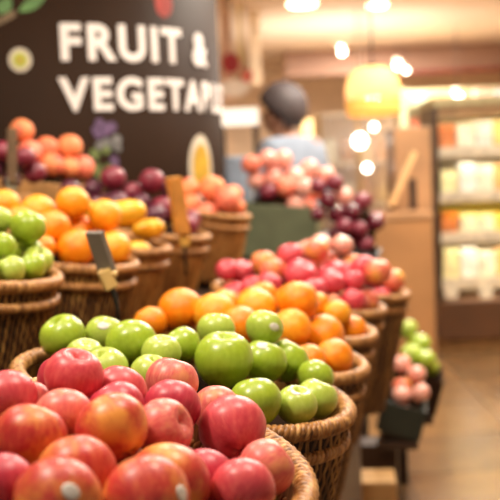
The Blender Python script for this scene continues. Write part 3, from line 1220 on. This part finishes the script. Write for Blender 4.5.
def leaf_print():
    vs, fs = [], []
    stem = [(-.30, -.10), (-.18, -.06), (-.06, -.01), (.06, .05)]
    n = len(stem)
    for x, y in stem:
        vs += [(x, y + .012, 0), (x, y - .012, 0)]
    for i in range(n - 1):
        fs.append((2 * i, 2 * i + 1, 2 * i + 3, 2 * i + 2))
    me = mesh('branch_print', vs, fs)
    wrap(me, ang_of(22), z_at(17, 22), .002)
    b = link('branch_print', me, plain('branch_brown_print', (112, 90, 56), .5), column)
    b['label'] = 'printed brown twig with two green leaves'
    for (cx, cy, L, W, ang) in ((.05, .045, .055, .02, .5), (-.045, .04, .035, .024, .9)):
        vs, fs = [], []
        m = 10
        for i in range(m + 1):
            u = i / m
            w = W * math.sin(PI * u) ** .8
            for s in (1, -1):
                lx, ly = (u - .5) * 2 * L, s * w
                vs.append((cx + lx * math.cos(ang) - ly * math.sin(ang), cy + lx * math.sin(ang) + ly * math.cos(ang), 0))
        for i in range(m):
            fs.append((2 * i, 2 * i + 1, 2 * i + 3, 2 * i + 2))
        me = mesh('leaf_print', vs, fs)
        wrap(me, ang_of(22), z_at(17, 22), .0035)
        link('leaf_print', me, plain('leaf_green_print', (84, 128, 62), .5), b)


leaf_print()


def bunch_print():
    bmx = []
    rnd = random.Random(4)
    root = None
    cols = [plain('violet_print', (100, 78, 112), .5), plain('grey_print', (116, 116, 116), .5), plain('sage_print', (106, 120, 68), .5)]
    for i in range(26):
        yy = rnd.uniform(-1, 1)
        xx = rnd.uniform(-1, 1) * (.9 - .3 * abs(yy))
        ci = 0 if (yy > .55 or (xx > .4 and yy < -.2)) else 1 if yy > .1 else 2
        rad = rnd.uniform(.014, .021)
        nk = 12
        vs = [(xx * .062 + rad * math.cos(2 * PI * k / nk), yy * .105 + rad * math.sin(2 * PI * k / nk), 0) for k in range(nk)]
        me = mesh('berry_print', vs, [tuple(range(nk))])
        wrap(me, ang_of(102), z_at(152, 102), .002 + .0004 * i)
        if root is None:
            me.name = 'artichoke_print'
        o = link('artichoke_print' if root is None else 'leaf_print', me, cols[ci], column if root is None else root)
        if root is None:
            root = o
            o['label'] = 'printed violet and green vegetable head'


bunch_print()

# ------------------------------------------------------------------ price tag holders
def price_tag(label, pts, card_c, card_s, card_rot, card_mat, clip_mat, stake_r=.004):
    """Stake with a clip and a folded card seen almost edge-on."""
    base = Vector(pts[0])
    root = empty('price_tag', T(*base))
    tag(root, label, 'price tag', 'price tags on stakes')
    bm = bmesh.new()
    tube(bm, [Vector(p) - base for p in pts], stake_r, 8)
    link('stake', bm_mesh('stake', bm), M['metal'], root, True)
    boxo('card', Vector(card_c) - base, card_s, card_mat, root, Euler(card_rot).to_matrix(), .001)
    bm = bmesh.new()
    c = Vector(pts[-1]) - base
    box(bm, c + Vector((0, 0, -.012)), (.022, .016, .034), Euler((0, card_rot[1], .4)).to_matrix(), .003)
    tube(bm, [c + Vector((-.012, 0, .0)), c + Vector((.016, 0, -.004))], .006, 8)
    link('clip', bm_mesh('clip', bm), clip_mat, root)
    return root


Yt = 1.68
price_tag('dark price tag on a bent stake standing behind the green apples',
          [at(120, 330, Yt), at(117, 305, Yt), at(112, 285, Yt), at(107, 272, Yt)],
          at(101, 252, Yt), (.010, .034, .072), (0, -.36, .95), M['card'], plain('cream_clip', (212, 176, 110), .45))
Yt = 2.6
price_tag('orange and yellow price tag holder in front of the peaches',
          [at(186, 275, Yt), at(185, 250, Yt), at(184, 235, Yt)],
          at(178, 205, Yt), (.03, .05, .14), (0, -.12, .3), plain('orange_card', (214, 146, 62), .5), plain('yellow_clip', (214, 170, 80), .5))
Yt = 2.6
price_tag('brown price tag holder at the left edge in front of the top tray',
          [at(14, 206, Yt), at(12, 192, Yt), at(11, 180, Yt)],
          at(12, 155, Yt), (.022, .05, .13), (0, .06, .3), plain('brown_holder', (116, 92, 66), .5), plain('grey_clip', (150, 150, 130), .5))


# ------------------------------------------------------------------ stands under the farther crates
def stand_under(label, bins, name='display_table', pedestal=False, extra=0.0):
    pts = [B.mat @ Vector((sx * (B.a + .012), sy * (B.b + .012), -B.h)) for B in bins for sx in (-1, 1) for sy in (-1, 1)]
    zt = min(p.z for p in pts) - .002
    inv = SM.inverted()
    q = [inv @ p for p in pts]
    x0, x1, y0, y1 = min(p.x for p in q), max(p.x for p in q), min(p.y for p in q), max(p.y for p in q)
    r = empty(name, SM @ T((x0 + x1) / 2, (y0 + y1) / 2, 0))
    tag(r, label, 'table')
    w, d = x1 - x0 - .01, y1 - y0 - .01
    boxo('table_top', (0, 0, zt - .015), (w, d, .03), M['darkwood'], r)
    for B, nm in [(b, 'wedge') for b in bins]:
        m = r.matrix_world.inverted()
        cs = [m @ (B.mat @ Vector((sx * (B.a - .01), sy * (B.b - .01), -B.h - .001))) for sx, sy in ((-1, -1), (1, -1), (1, 1), (-1, 1))]
        vs = [(c.x, c.y, zt + .0005) for c in cs] + [(c.x, c.y, max(c.z, zt + .001)) for c in cs]
        link('wedge', mesh('wedge', vs, [(3, 2, 1, 0), (4, 5, 6, 7), (0, 1, 5, 4), (1, 2, 6, 5), (2, 3, 7, 6), (3, 0, 4, 7)]), M['darkwood'], r)
    if pedestal:
        boxo('pedestal', (-w / 2 + .02 - extra / 2, 0, (zt - .03) / 2), (.09 + extra, .13, zt - .031), M['darkwood'], r)
        return r
    for sx in (-1, 1):
        for sy in (-1, 1):
            boxo('leg', (sx * (w / 2 - .03), sy * (d / 2 - .03), (zt - .03) / 2), (.05, .05, zt - .031), M['darkwood'], r)
    return r


stand_under('dark table under the crates of peaches and plums', [D1])
stand_under('narrow dark table under the dark plum crate', [D2])
stand_under('low dark table under the pink apple crate', [E1], pedestal=True, extra=.05)
stand_under('low dark table under the low green apple crate', [E2], pedestal=True)
cb = at(378, 477, 3.5)
r_ = empty('cardboard_box', T(cb.x, 3.5, 0) @ Matrix.Rotation(-.1, 4, 'Z'))
tag(r_, 'small pale cardboard box on the floor beside the low crates', 'box')
boxo('carton_body', (0, 0, cb.z / 2), (.12, .16, cb.z), plain('cardboard', (190, 146, 92), .7, .06), r_)
for sx in (-1, 1):
    boxo('flap', (sx * .029, 0, cb.z + .003), (.054, .156, .004), plain('cardboard_flap', (200, 158, 104), .7, .06), r_, bev=0)


# ------------------------------------------------------------------ person
def person():
    H = at(286, 113, 5.3)
    base = Vector((H.x + .02, 5.3, 0))
    root = empty('person', T(*base) @ Matrix.Rotation(math.radians(-42), 4, 'Z'))
    tag(root, 'person with short dark hair and a pale grey shirt, head bowed, behind the peaches', 'person')

    def skin(name, verts, edges, rad, mat, sub=2, parent=root):
        me = bpy.data.meshes.new(name)
        me.from_pydata(verts, edges, [])
        o = link(name, me, mat, parent)
        o.modifiers.new('skin', 'SKIN')
        for i, r in enumerate(rad):
            me.skin_vertices[0].data[i].radius = (r, r) if isinstance(r, (int, float)) else r
            me.skin_vertices[0].data[i].use_root = (i == 0)
        o.modifiers['skin'].use_smooth_shade = True
        sdm = o.modifiers.new('sub', 'SUBSURF')
        sdm.levels = sdm.render_levels = sub
        return o
    skinm = plain('skin', (196, 144, 116), .5, .05)
    shirt = plain('pale_grey_shirt', (128, 138, 152), .8, .05)
    trous = plain('dark_trousers', (52, 54, 64), .8, .05)
    hairm = plain('dark_hair', (72, 62, 62), .6, .2, 40)
    hz = H.z
    V, E, R = [], [], []

    def add(p, r, par=None):
        V.append(p)
        R.append(r)
        if par is not None:
            E.append((par, len(V) - 1))
        return len(V) - 1
    # faces towards -x with the head bowed
    pel = add((0, 0, .93), (.13, .10))
    sp1 = add((0, 0, 1.12), (.12, .09), pel)
    che = add((-.01, 0, 1.30), (.13, .10), sp1)
    nk0 = add((-.03, 0, 1.43), .06, che)
    nk1 = add((-.055, 0, hz - .10), .052, nk0)
    hd0 = add((-.075, 0, hz - .035), .082, nk1)
    hd1 = add((-.055, 0, hz + .045), .086, hd0)
    add((-.175, 0, hz - .035), .016, hd0)
    for s in (-1, 1):
        hip = add((0, s * .09, .88), .085, pel)
        kn = add((-.02, s * .10, .50), .06, hip)
        an = add((.0, s * .10, .09), .042, kn)
        add((-.14, s * .11, .045), .036, an)
        sh = add((0, s * .17, 1.36), .062, che)
        el = add((.02, s * .235, 1.10), .046, sh)
        wr = add((-.20, s * .20, 1.02), .03, el)
        pa = add((-.27, s * .19, 1.02), .032, wr)
        for k, (dy, L) in enumerate(((-.028, .065), (-.010, .078), (.010, .074), (.027, .058))):
            f1 = add((-.31, s * .19 + dy, 1.015), .009, pa)
            add((-.31 - L * .8, s * .19 + dy, .99), .008, f1)
        t1 = add((-.255, s * .19 - s * .035, 1.01), .011, wr)
        add((-.285, s * .19 - s * .05, .995), .009, t1)
    skin('body', V, E, R, skinm)
    # shirt
    V, E, R = [], [], []
    a = add((0, 0, .90), (.155, .12))
    b = add((0, 0, 1.12), (.145, .115), a)
    c = add((-.01, 0, 1.31), (.155, .125), b)
    add((-.03, 0, 1.425), .075, c)
    for s in (-1, 1):
        d = add((0, s * .17, 1.36), .082, c)
        e = add((.02, s * .24, 1.10), .066, d)
        add((-.15, s * .21, 1.035), .05, e)
    skin('shirt', V, E, R, shirt)
    V, E, R = [], [], []
    a = add((0, 0, .92), (.15, .115))
    for s in (-1, 1):
        d = add((0, s * .095, .86), .105, a)
        e = add((-.02, s * .105, .50), .082, d)
        add((0, s * .105, .12), .066, e)
    skin('trousers', V, E, R, trous)
    # hair: cap over the crown and the back of the head
    bm = bmesh.new()
    bmesh.ops.create_uvsphere(bm, u_segments=28, v_segments=18, radius=1)
    for v in bm.verts:
        v.co = Vector((v.co.x * .135, v.co.y * .12, v.co.z * .135))
    kill = [v for v in bm.verts if v.co.z < -.03 - v.co.x * .8 and v.co.x < .05 or v.co.z < -.11]
    bmesh.ops.delete(bm, geom=kill, context='VERTS')
    bmesh.ops.solidify(bm, geom=bm.faces[:], thickness=.012)
    for v in bm.verts:
        v.co += Vector((-.045, 0, hz + .03))
    link('hair', bm_mesh('hair', bm), hairm, root, True)
    # eyes and mouth
    for s in (-1, 1):
        bm = bmesh.new()
        bmesh.ops.create_uvsphere(bm, u_segments=10, v_segments=8, radius=.011)
        for v in bm.verts:
            v.co += Vector((-.148, s * .032, hz - .005))
        link('eye', bm_mesh('eye', bm), hairm, root, True)
        bm = bmesh.new()
        bmesh.ops.create_uvsphere(bm, u_segments=10, v_segments=8, radius=1)
        for v in bm.verts:
            v.co = Vector((v.co.x * .02 - .055, v.co.y * .012 + s * .088, v.co.z * .032 + hz - .02))
        link('ear', bm_mesh('ear', bm), skinm, root, True)
    boxo('mouth', (-.15, 0, hz - .075), (.012, .04, .009), plain('lips', (150, 84, 76), .5), root, bev=.003)


person()


# ------------------------------------------------------------------ pendant lamp
def pendant():
    c = at(373, 92, 5.6)
    root = empty('pendant_lamp', T(c.x, c.y, c.z))
    tag(root, 'glowing warm white dome pendant lamp hanging above the aisle', 'lamp')
    R, Hh = .148, .27
    bm = bmesh.new()
    prof = [(.02, .135), (.06, .132), (.105, .112), (.135, .075), (R, .02), (R, -.04), (R - .010, -.04), (R - .010, .018), (.126, .069), (.098, .102), (.056, .122), (.02, .125)]
    lathe(bm, prof, 40)
    t = NT('amber_lamp_shade')
    t.base((244, 190, 110))
    t.set(Roughness=.5)
    t.b.inputs['Emission Color'].default_value = lin((255, 228, 176))
    t.set(Emission_Strength=.9)
    tr = t.n('BsdfTranslucent')
    tr.inputs['Color'].default_value = lin((255, 238, 208))
    ms = t.n('MixShader', Fac=.65)
    t.l(t.b.outputs[0], ms.inputs[1])
    t.l(tr.outputs[0], ms.inputs[2])
    t.l(ms.outputs[0], t.t.nodes['Material Output'].inputs['Surface'])
    link('lamp_shade', bm_mesh('lamp_shade', bm), t.m, root, True)
    bm = bmesh.new()
    lathe(bm, [(R, -.041), (R, -.09), (R - .006, -.125), (R - .014, -.125), (R - .010, -.09), (R - .010, -.041)], 40)
    link('shade_band', bm_mesh('shade_band', bm), glow('amber_band', (246, 176, 84), .8), root, True)['label'] = 'amber lower band'
    bm = bmesh.new()
    bmesh.ops.create_uvsphere(bm, u_segments=20, v_segments=14, radius=.045)
    for v in bm.verts:
        v.co.z -= .03
    link('bulb', bm_mesh('bulb', bm), glow('hot_bulb', (255, 236, 200), 60), root, True)
    bm = bmesh.new()
    tube(bm, [(0, 0, .13), (0, 0, ZC - c.z - .002)], .005, 8)
    tube(bm, [(0, 0, .02), (0, 0, .15)], .022, 12)
    link('cord', bm_mesh('cord', bm), M['metal'], root)


pendant()

# ------------------------------------------------------------------ ceiling lights
for px, py, Y, rad, lab in ((302, 0, 8.3, .13, 'bright ceiling light at the top edge, above the person'),
                            (377, 1, 8.5, .09, 'bright ceiling light at the top edge, above the pendant lamp')):
    d = ray(px, py)
    p = CAM + d * ((ZC - CAM.z) / d.z)
    root = empty('ceiling_light', T(p.x, p.y, ZC))
    tag(root, lab, 'ceiling light', 'round ceiling lights')
    bm = bmesh.new()
    lathe(bm, [(rad * 1.15, -.002), (rad * 1.15, -.03), (rad, -.03), (rad, -.012)], 28)
    link('trim_ring', bm_mesh('trim_ring', bm), cream, root, True)
    bm = bmesh.new()
    lathe(bm, [(0, -.06), (rad * .8, -.05), (rad * .97, -.02), (rad * .97, -.004), (0, -.004)], 28)
    link('diffuser', bm_mesh('diffuser', bm), glow('ceiling_glow', (255, 236, 206), 9), root, True)
for px, py, Y, rad, lab in ((342, 52, 11.5, .036, 'small bright spotlight left of the pendant lamp'),
                            (398, 65, 11.8, .045, 'bright spotlight right of the pendant lamp, one of two side by side'),
                            (406, 70, 11.9, .032, 'smaller spotlight touching the one right of the pendant lamp'),
                            (458, 96, 10.6, .042, 'bright spotlight above the lit shelves')):
    p = at(px, py, Y)
    root = empty('spotlight', T(*p))
    tag(root, lab, 'spotlight', 'hanging spotlights')
    bm = bmesh.new()
    lathe(bm, [(0, .14), (rad * .7, .13), (rad * 1.12, .02), (rad * 1.12, -.02), (rad * 1.0, -.02), (rad * 1.0, .0)], 20)
    bmesh.ops.rotate(bm, verts=bm.verts, cent=(0, 0, 0), matrix=Matrix.Rotation(-1.0, 3, 'X'))
    link('housing', bm_mesh('housing', bm), cream, root, True)
    bm = bmesh.new()
    bmesh.ops.create_uvsphere(bm, u_segments=16, v_segments=10, radius=rad)
    link('lens', bm_mesh('lens', bm), glow('spot_glow', (255, 244, 224), 12), root, True)
    bm = bmesh.new()
    tube(bm, [(0, .03, .06), (0, .03, ZC - p.z - .002)], .004, 8)
    link('drop_rod', bm_mesh('drop_rod', bm), M['darkwood'], root)


# ------------------------------------------------------------------ wooden cabinet, leaning plank, glass case
def P2(px, py, Y):
    return at(px, py, Y)


tan = plain('tan_wood', (180, 136, 94), .5, .08, 4)
Yc = 6.3
x0, x1 = at(396, 200, Yc).x, at(432, 200, Yc).x
zt = at(400, 128, Yc).z
cab = empty('wooden_cabinet', T((x0 + x1) / 2, Yc + .2, 0))
tag(cab, 'tall tan wooden cabinet left of the lit shelves', 'cabinet')
boxo('carcass', (0, 0, zt / 2), (x1 - x0, .4, zt), tan, cab)
boxo('slot_panel', ((at(413, 200, Yc).x - (x0 + x1) / 2), -.203, at(413, 205, Yc).z), (.045, .006, .32), M['darkwood'], cab)
zl = at(391, 212, 6.1).z
x2, x3 = at(362, 260, 6.1).x, at(428, 260, 6.1).x
counter = empty('counter', T((x2 + x3) / 2, 6.1, 0))
tag(counter, 'low tan wooden counter below the leaning pale plank', 'counter')
boxo('carcass', (0, 0, zl / 2 - .02), (x3 - x2, .34, zl - .04), plain('tan_counter_wood', (170, 122, 76), .5, .08, 4), counter)
boxo('counter_top', (0, 0, zl - .018), (x3 - x2 + .02, .36, .034), tan, counter)
pl0, pl1 = at(390, 206, 6.1), at(414, 152, 6.1)
mid = (pl0 + pl1) / 2
L = (pl1 - pl0).length
q = (pl1 - pl0).to_track_quat('Z', 'Y').to_matrix()
tag(boxo('plank', mid, (.09, .03, L), plain('pale_plank', (234, 190, 132), .5, .05), None, q, .004), 'pale plank leaning diagonally against the tan cabinet', 'plank')

# glass display case with small lamps
Yg = 7.4
gx0, gx1 = at(318, 200, Yg).x, at(398, 200, Yg).x
gz0, gz1 = .0, at(350, 112, Yg).z
gc = empty('glass_case', T((gx0 + gx1) / 2, Yg, 0))
tag(gc, 'bright cream glass-fronted case behind the pendant lamp', 'display case')
W = gx1 - gx0
cr = plain('cream_panel', (238, 212, 170), .5, .04)
boxo('back_panel', (0, .2, gz1 / 2), (W, .03, gz1), cr, gc)
boxo('base_cabinet', (0, 0, .3), (W, .38, .6), tan, gc)
for z in (.98, 1.28, gz1 - .02):
    boxo('shelf', (0, 0, z), (W - .05, .36, .02), cr, gc)
for sx in (-1, 0, 1):
    boxo('post', (sx * (W / 2 - .015), -.19, gz1 / 2 + .3), (.028, .028, gz1 - .6), plain('brass_post', (190, 150, 96), .4), gc)
tg = NT('clear_glass')
tg.base((250, 250, 250))
tg.set(Roughness=.02, Alpha=.12)
boxo('glass_pane', (0, -.185, gz1 / 2 + .3), (W - .06, .006, gz1 - .62), tg.m, gc, bev=0)
for px, py, rad in ((360, 141, .05), (374, 127, .024), (367, 168, .028)):
    p = at(px, py, {360: 7.08, 374: 6.9, 367: 6.72}[px])
    r = empty('globe_lamp', T(*p))
    tag(r, {360: 'largest white globe lamp below the pendant lamp', 374: 'small white globe lamp just under the pendant lamp', 367: 'lowest small globe lamp in front of the glass case'}[px], 'lamp', 'globe lamps by the glass case')
    bm = bmesh.new()
    bmesh.ops.create_uvsphere(bm, u_segments=20, v_segments=14, radius=rad)
    link('globe', bm_mesh('globe', bm), glow('globe_glow', (255, 248, 232), 10), r, True)
    bm = bmesh.new()
    tube(bm, [(0, 0, rad * .9), (0, 0, ZC - p.z - .002)], .004, 6)
    link('cord', bm_mesh('cord', bm), cream, r)
# jars and packets in the glass case
rnd = random.Random(9)
lo_cols = [(232, 196, 130), (226, 170, 110), (244, 226, 196), (206, 150, 90)]
for si, z in enumerate((.601, .991, 1.291)):
    for k in range(4):
        hh = rnd.uniform(.12, .2)
        o = boxo('packet', (gc.location.x - W / 2 + .1 + k * (W - .2) / 3, Yg + .03, z + hh / 2 + .001), (.085, .08, hh), plain('packet_wrap', lo_cols[(si + k) % 4], .4), None, None, .008)
        tag(o, f'pale packet in the glass case, {ORD[k]} from left on the {("bottom", "middle", "top")[si]} shelf', 'packet', 'packets in the glass case')

# ------------------------------------------------------------------ lit refrigerated shelves on the right
Yr = 6.75
rx0 = at(436, 200, Yr).x
rx1 = rx0 + .95
case = empty('refrigerated_case', T((rx0 + rx1) / 2, Yr + .3, 0))
tag(case, 'lit open refrigerated case with food shelves at the right edge', 'refrigerated case')
CW = rx1 - rx0
brown = plain('brown_case_base', (92, 60, 36), .45, .08, 4)
ztop = at(460, 106, Yr).z
zb = at(460, 302, Yr).z
boxo('back_panel', (0, .3, ztop / 2), (CW, .04, ztop), plain('cream_case_back', (244, 222, 178), .5, .04), case)
boxo('base', (0, 0, zb / 2 + .05), (CW, .56, zb - .1), brown, case)
boxo('kick_plate', (0, .03, .05), (CW, .5, .098), plain('kick_brown', (150, 112, 66), .45), case)
boxo('side_panel', (-CW / 2 + .015, 0, (ztop + zb) / 2), (.03, .56, ztop - zb), plain('dark_case_side', (70, 50, 34), .45), case)
boxo('side_panel', (CW / 2 - .015, 0, (ztop + zb) / 2), (.03, .56, ztop - zb), plain('dark_case_side_b', (70, 50, 34), .45), case)
boxo('canopy', (0, 0, ztop + .03), (CW, .6, .06), plain('canopy_sage', (176, 164, 120), .5), case)
lamp_w = glow('shelf_lamp', (255, 240, 210), 13)
lamp_y = glow('yellow_shelf_lamp', (255, 226, 90), 14)
shelf_z = [at(460, y, Yr).z for y in (284, 238, 197)]
for i, z in enumerate(shelf_z + [at(460, 152, Yr).z]):
    sh = boxo('shelf', (0, .02, z), (CW - .064, .5, .022), brown if i else cr, case)
    rail = boxo('price_rail', (0, -.24, z), (CW - .066, .012, .07), plain('price_rail_grey', (214, 202, 176), .4), case)
    lb = boxo('lamp_strip', (.03, -.19, z - .018), (CW - .12, .06, .012), lamp_y if i == 2 else lamp_w, case, bev=.002)
boxo('fascia', (0, -.272, ztop - .03), (CW - .07, .012, .07), plain('fascia_brown', (150, 116, 76), .5), case)
boxo('lamp_strip', (0, -.19, ztop - .02), (CW - .12, .05, .02), lamp_w, case, bev=.002)
# white price cards on the base, food packs on the shelves
for px in (452, 487):
    p = at(px, 293, Yr - .01)
    o = boxo('price_card', (p.x, Yr + .3 - .287, p.z), (.085, .008, .075), plain('white_card', (232, 222, 196), .5, .03), None, None, .002)
    tag(o, 'white price card on the brown case base, ' + ('left one' if px == 452 else 'right one'), 'price card', 'price cards on the refrigerated case')
pk = [(246, 226, 170), (232, 176, 112), (244, 238, 222), (212, 130, 80), (242, 212, 130), (240, 232, 206)]
tiers = [('bottom', shelf_z[0] + .0115, .22), ('second', shelf_z[1] + .0115, .16), ('third', shelf_z[2] + .0115, .21), ('top', at(460, 152, Yr).z + .0115, .2)]
for ti, (nm, z, hm) in enumerate(tiers):
    for k in range(7):
        hh = hm * rnd.uniform(.75, 1.0)
        o = boxo('food_pack', (rx0 + .12 + k * (CW - .24) / 6, Yr + .3 - .08 + rnd.uniform(-.02, .05), z + hh / 2), (.112, .14, hh), plain('food_wrap', pk[(k * 2 + ti * 3 + k // 2) % 6], .4), None, None, .01)
        tag(o, f'small food pack in the lit case, {ORD[k]} from left on the {nm} shelf', 'food pack', 'food packs in the refrigerated case')

# ------------------------------------------------------------------ far shelves and banners
def far_unit(label, x0, x1, Y, z1, cols, n, tiers_z, back):
    r = empty('shelf_unit', T((x0 + x1) / 2, Y, 0))
    tag(r, label, 'shelves')
    w = x1 - x0
    boxo('back_panel', (0, .2, z1 / 2), (w, .03, z1), back, r)
    for sx in (-1, 1):
        boxo('side_panel', (sx * (w / 2 - .015), 0, z1 / 2), (.03, .36, z1), back, r)
    for z in tiers_z:
        boxo('shelf', (0, 0, z - .012), (w - .064, .34, .022), back, r)
    return r


fu = far_unit('pale far shelf unit behind the lit case', at(402, 100, 11).x, at(540, 100, 11).x, 11.0, at(430, 88, 11).z, None, 6, (1.2, 1.55, 1.85), plain('sage_back', (186, 178, 140), .6, .05))
cs = [(226, 190, 170), (200, 200, 210), (214, 110, 80), (232, 224, 200), (180, 196, 170), (190, 140, 90), (236, 200, 150)]
fx0, fx1 = at(402, 100, 11).x, at(540, 100, 11).x
for ti, z in enumerate((1.2, 1.55, 1.85)):
    for k in range(6):
        hh = rnd.uniform(.13, .24) if ti < 2 else rnd.uniform(.08, .14)
        o = boxo('carton', (fx0 + .15 + k * (fx1 - fx0 - .3) / 5, 11.0, z + hh / 2 + .0005), (.17, .14, hh), plain('carton_print', cs[(k + 2 * ti) % 7], .5), None, None, .01)
        tag(o, f'carton on the pale far shelves, {ORD[k]} from left on the {("lower", "middle", "upper")[ti]} shelf', 'carton', 'cartons on the far shelves')
fu2 = far_unit('yellowish far shelf unit right of the person', at(300, 130, 12).x, at(352, 130, 12).x, 12.0, at(320, 118, 12).z, None, 4, (1.1, 1.4), plain('yellow_back', (222, 192, 140), .6, .05))
fx0, fx1 = at(300, 130, 12).x, at(352, 130, 12).x
for k in range(3):
    o = boxo('carton', (fx0 + .14 + k * (fx1 - fx0 - .28) / 2, 12.0, 1.4 + .09), (.14, .14, .178), plain('carton_cream', ((246, 226, 180), (240, 200, 140), (246, 232, 200))[k], .5), None, None, .01)
    tag(o, f'cream carton on the yellowish far shelves, {ORD[k]} from left', 'carton', 'cartons on the far shelves')

# hanging banners left of the person
for (px0, px1, py0, py1, Y, c, lab) in ((218, 234, -20, 100, 8.0, (232, 196, 170), 'pale pink hanging banner beside the column'),
                                       (236, 243, -20, 60, 8.4, (200, 180, 110), 'narrow yellow hanging banner beside the column'),
                                       (246, 262, -20, 85, 8.8, (236, 214, 186), 'wide cream hanging banner behind the person')):
    a, b = at(px0, py0, Y), at(px1, py1, Y)
    top = min(ZC - .03, a.z)
    r = empty('banner', T((a.x + b.x) / 2, Y, top))
    tag(r, lab, 'banner', 'hanging banners')
    boxo('cloth', (0, 0, (b.z - top) / 2), (abs(b.x - a.x), .012, top - b.z), plain('banner_cloth', c, .7, .08, 6), r, bev=.002)
    bm = bmesh.new()
    tube(bm, [(-abs(b.x - a.x) / 2 - .02, 0, .006), (abs(b.x - a.x) / 2 + .02, 0, .006)], .008, 8)
    tube(bm, [(0, 0, .006), (0, 0, ZC - top - .001)], .005, 6)
    link('rod', bm_mesh('rod', bm), cream, r)
for px, py, w, h, c, lab in ((231, 63, .13, .15, (176, 36, 40), 'dark red round sign beside the column'),
                             (247, 76, .09, .1, (214, 110, 90), 'coral round sign right of the dark red one'),
                             (234, 88, .22, .12, (240, 220, 200), 'white round sign below the dark red one')):
    p = at(px, py, {63: 7.9, 76: 7.72, 88: 7.54}[py])
    bm = bmesh.new()
    lathe(bm, [(0, -.01), (.5, -.01), (.5, .01), (0, .01)], 24)
    bmesh.ops.rotate(bm, verts=bm.verts, cent=(0, 0, 0), matrix=Matrix.Rotation(PI / 2, 3, 'X'))
    bmesh.ops.scale(bm, verts=bm.verts, vec=(w, 1, h))
    r = empty('hanging_sign', T(*p))
    link('disc', bm_mesh('disc', bm), plain('sign_face', c, .5, .05), r)
    bm = bmesh.new()
    tube(bm, [(0, 0, h / 2), (0, 0, ZC - p.z - .001)], .003, 6)
    link('wire', bm_mesh('wire', bm), M['metal'], r)
    tag(r, lab, 'sign', 'round hanging signs')
# lit white shelf beside the column
p0, p1 = at(219, 126, 7.2), at(258, 107, 7.2)
ls = empty('lit_counter', T((p0.x + p1.x) / 2, 7.3, 0))
tag(ls, 'counter with a glowing white top panel left of the person', 'counter')
w = p1.x - p0.x
boxo('light_panel', (0, 0, (p0.z + p1.z) / 2), (w, .1, p1.z - p0.z), glow('white_panel_glow', (255, 246, 228), .95), ls)
boxo('body', (0, .1, .35), (w, .3, .7), plain('beige_counter', (186, 164, 130), .5), ls)
for sx in (-1, 1):
    boxo('post', (sx * (w / 2 - .02), .0, (p0.z + .7) / 2), (.04, .04, p0.z - .7), M['darkwood'], ls)
pb = at(238, 163, 4.8)
bx = boxo('storage_box', (pb.x, 4.8, pb.z - .1), (.12, .14, .26), plain('blue_grey_box', (150, 166, 186), .4, .15, 30), None, None, .008)
tag(bx, 'pale blue-grey box between the column and the peach crate', 'box')
r = empty('box_stand', T(pb.x, 4.8, 0))
tag(r, 'narrow dark stand under the blue-grey box', 'stand')
zt2 = pb.z - .231
boxo('top', (0, 0, zt2 - .015), (.2, .2, .03), M['darkwood'], r)
boxo('post', (0, 0, (zt2 - .03) / 2), (.08, .08, zt2 - .031), M['darkwood'], r)

# ------------------------------------------------------------------ lights
def area(name, loc, target, size, power, col=(1, .86, .68)):
    d = bpy.data.lights.new(name, 'AREA')
    d.shape = 'DISK'
    d.size = size
    d.energy = power
    d.color = col
    o = bpy.data.objects.new(name, d)
    COL.objects.link(o)
    o.location = loc
    o.rotation_euler = (Vector(target) - Vector(loc)).to_track_quat('-Z', 'Y').to_euler()
    return o


WARM = (1, .88, .72)
area('track_spot', (-.75, .75, 2.5), (-.12, 1.2, 1.0), .16, 22.4, WARM)
area('track_spot', (.45, 1.25, 2.5), (.0, 1.6, 1.0), .16, 18.1, WARM)
area('track_spot', (-.2, 2.6, 2.5), (-.1, 2.2, 1.0), .16, 18.1, WARM)
area('track_spot', (-1.1, 2.2, 2.5), (-.5, 2.5, 1.1), .16, 16.8, WARM)
area('track_spot', (.5, 3.4, 2.5), (.2, 3.0, 1.0), .16, 19.6, WARM)
area('track_spot', (1.1, 3.2, 2.5), (.6, 3.9, .6), .16, 22, WARM)  # extra unseen lamp added to brighten the low crates
area('track_spot', (.3, 4.7, 2.5), (.3, 4.2, 1.0), .16, 16.8, WARM)
area('ceiling_fill', (-.2, 1.0, 2.57), (-.2, 1.0, 0), 1.2, 9, WARM)  # unseen soft fill added over the fruit
area('ceiling_fill', (1.2, 5.0, 2.57), (1.2, 5.0, 0), 1.4, 80, (1, .92, .82))  # this and the next two: unseen fills added to brighten the background
area('ceiling_fill', (1.6, 8.3, 2.57), (1.6, 8.3, 0), 1.2, 130, (1, .92, .82))
area('ceiling_fill', (1.4, 11, 2.57), (1.4, 11, 0), 1.6, 170, (1, .92, .82))
# the cove light that washes the far ceiling
area('cove_light', (1.0, 10.0, 1.7), (1.0, 10.3, 2.6), 1.6, 30, (1, .92, .82))

w = bpy.data.worlds.new('store_ambient')
SC.world = w
w.use_nodes = True
bg = w.node_tree.nodes['Background']
bg.inputs[0].default_value = (1, .86, .70, 1)
bg.inputs[1].default_value = .22

SC.view_settings.view_transform = 'Standard'
SC.view_settings.look = 'None'
SC.view_settings.exposure = 0.0
SC.view_settings.gamma = 1.0
SC.view_settings.use_curve_mapping = False
SC.cycles.use_denoising = True
SC.cycles.max_bounces = 6
SC.cycles.sample_clamp_indirect = 4.0
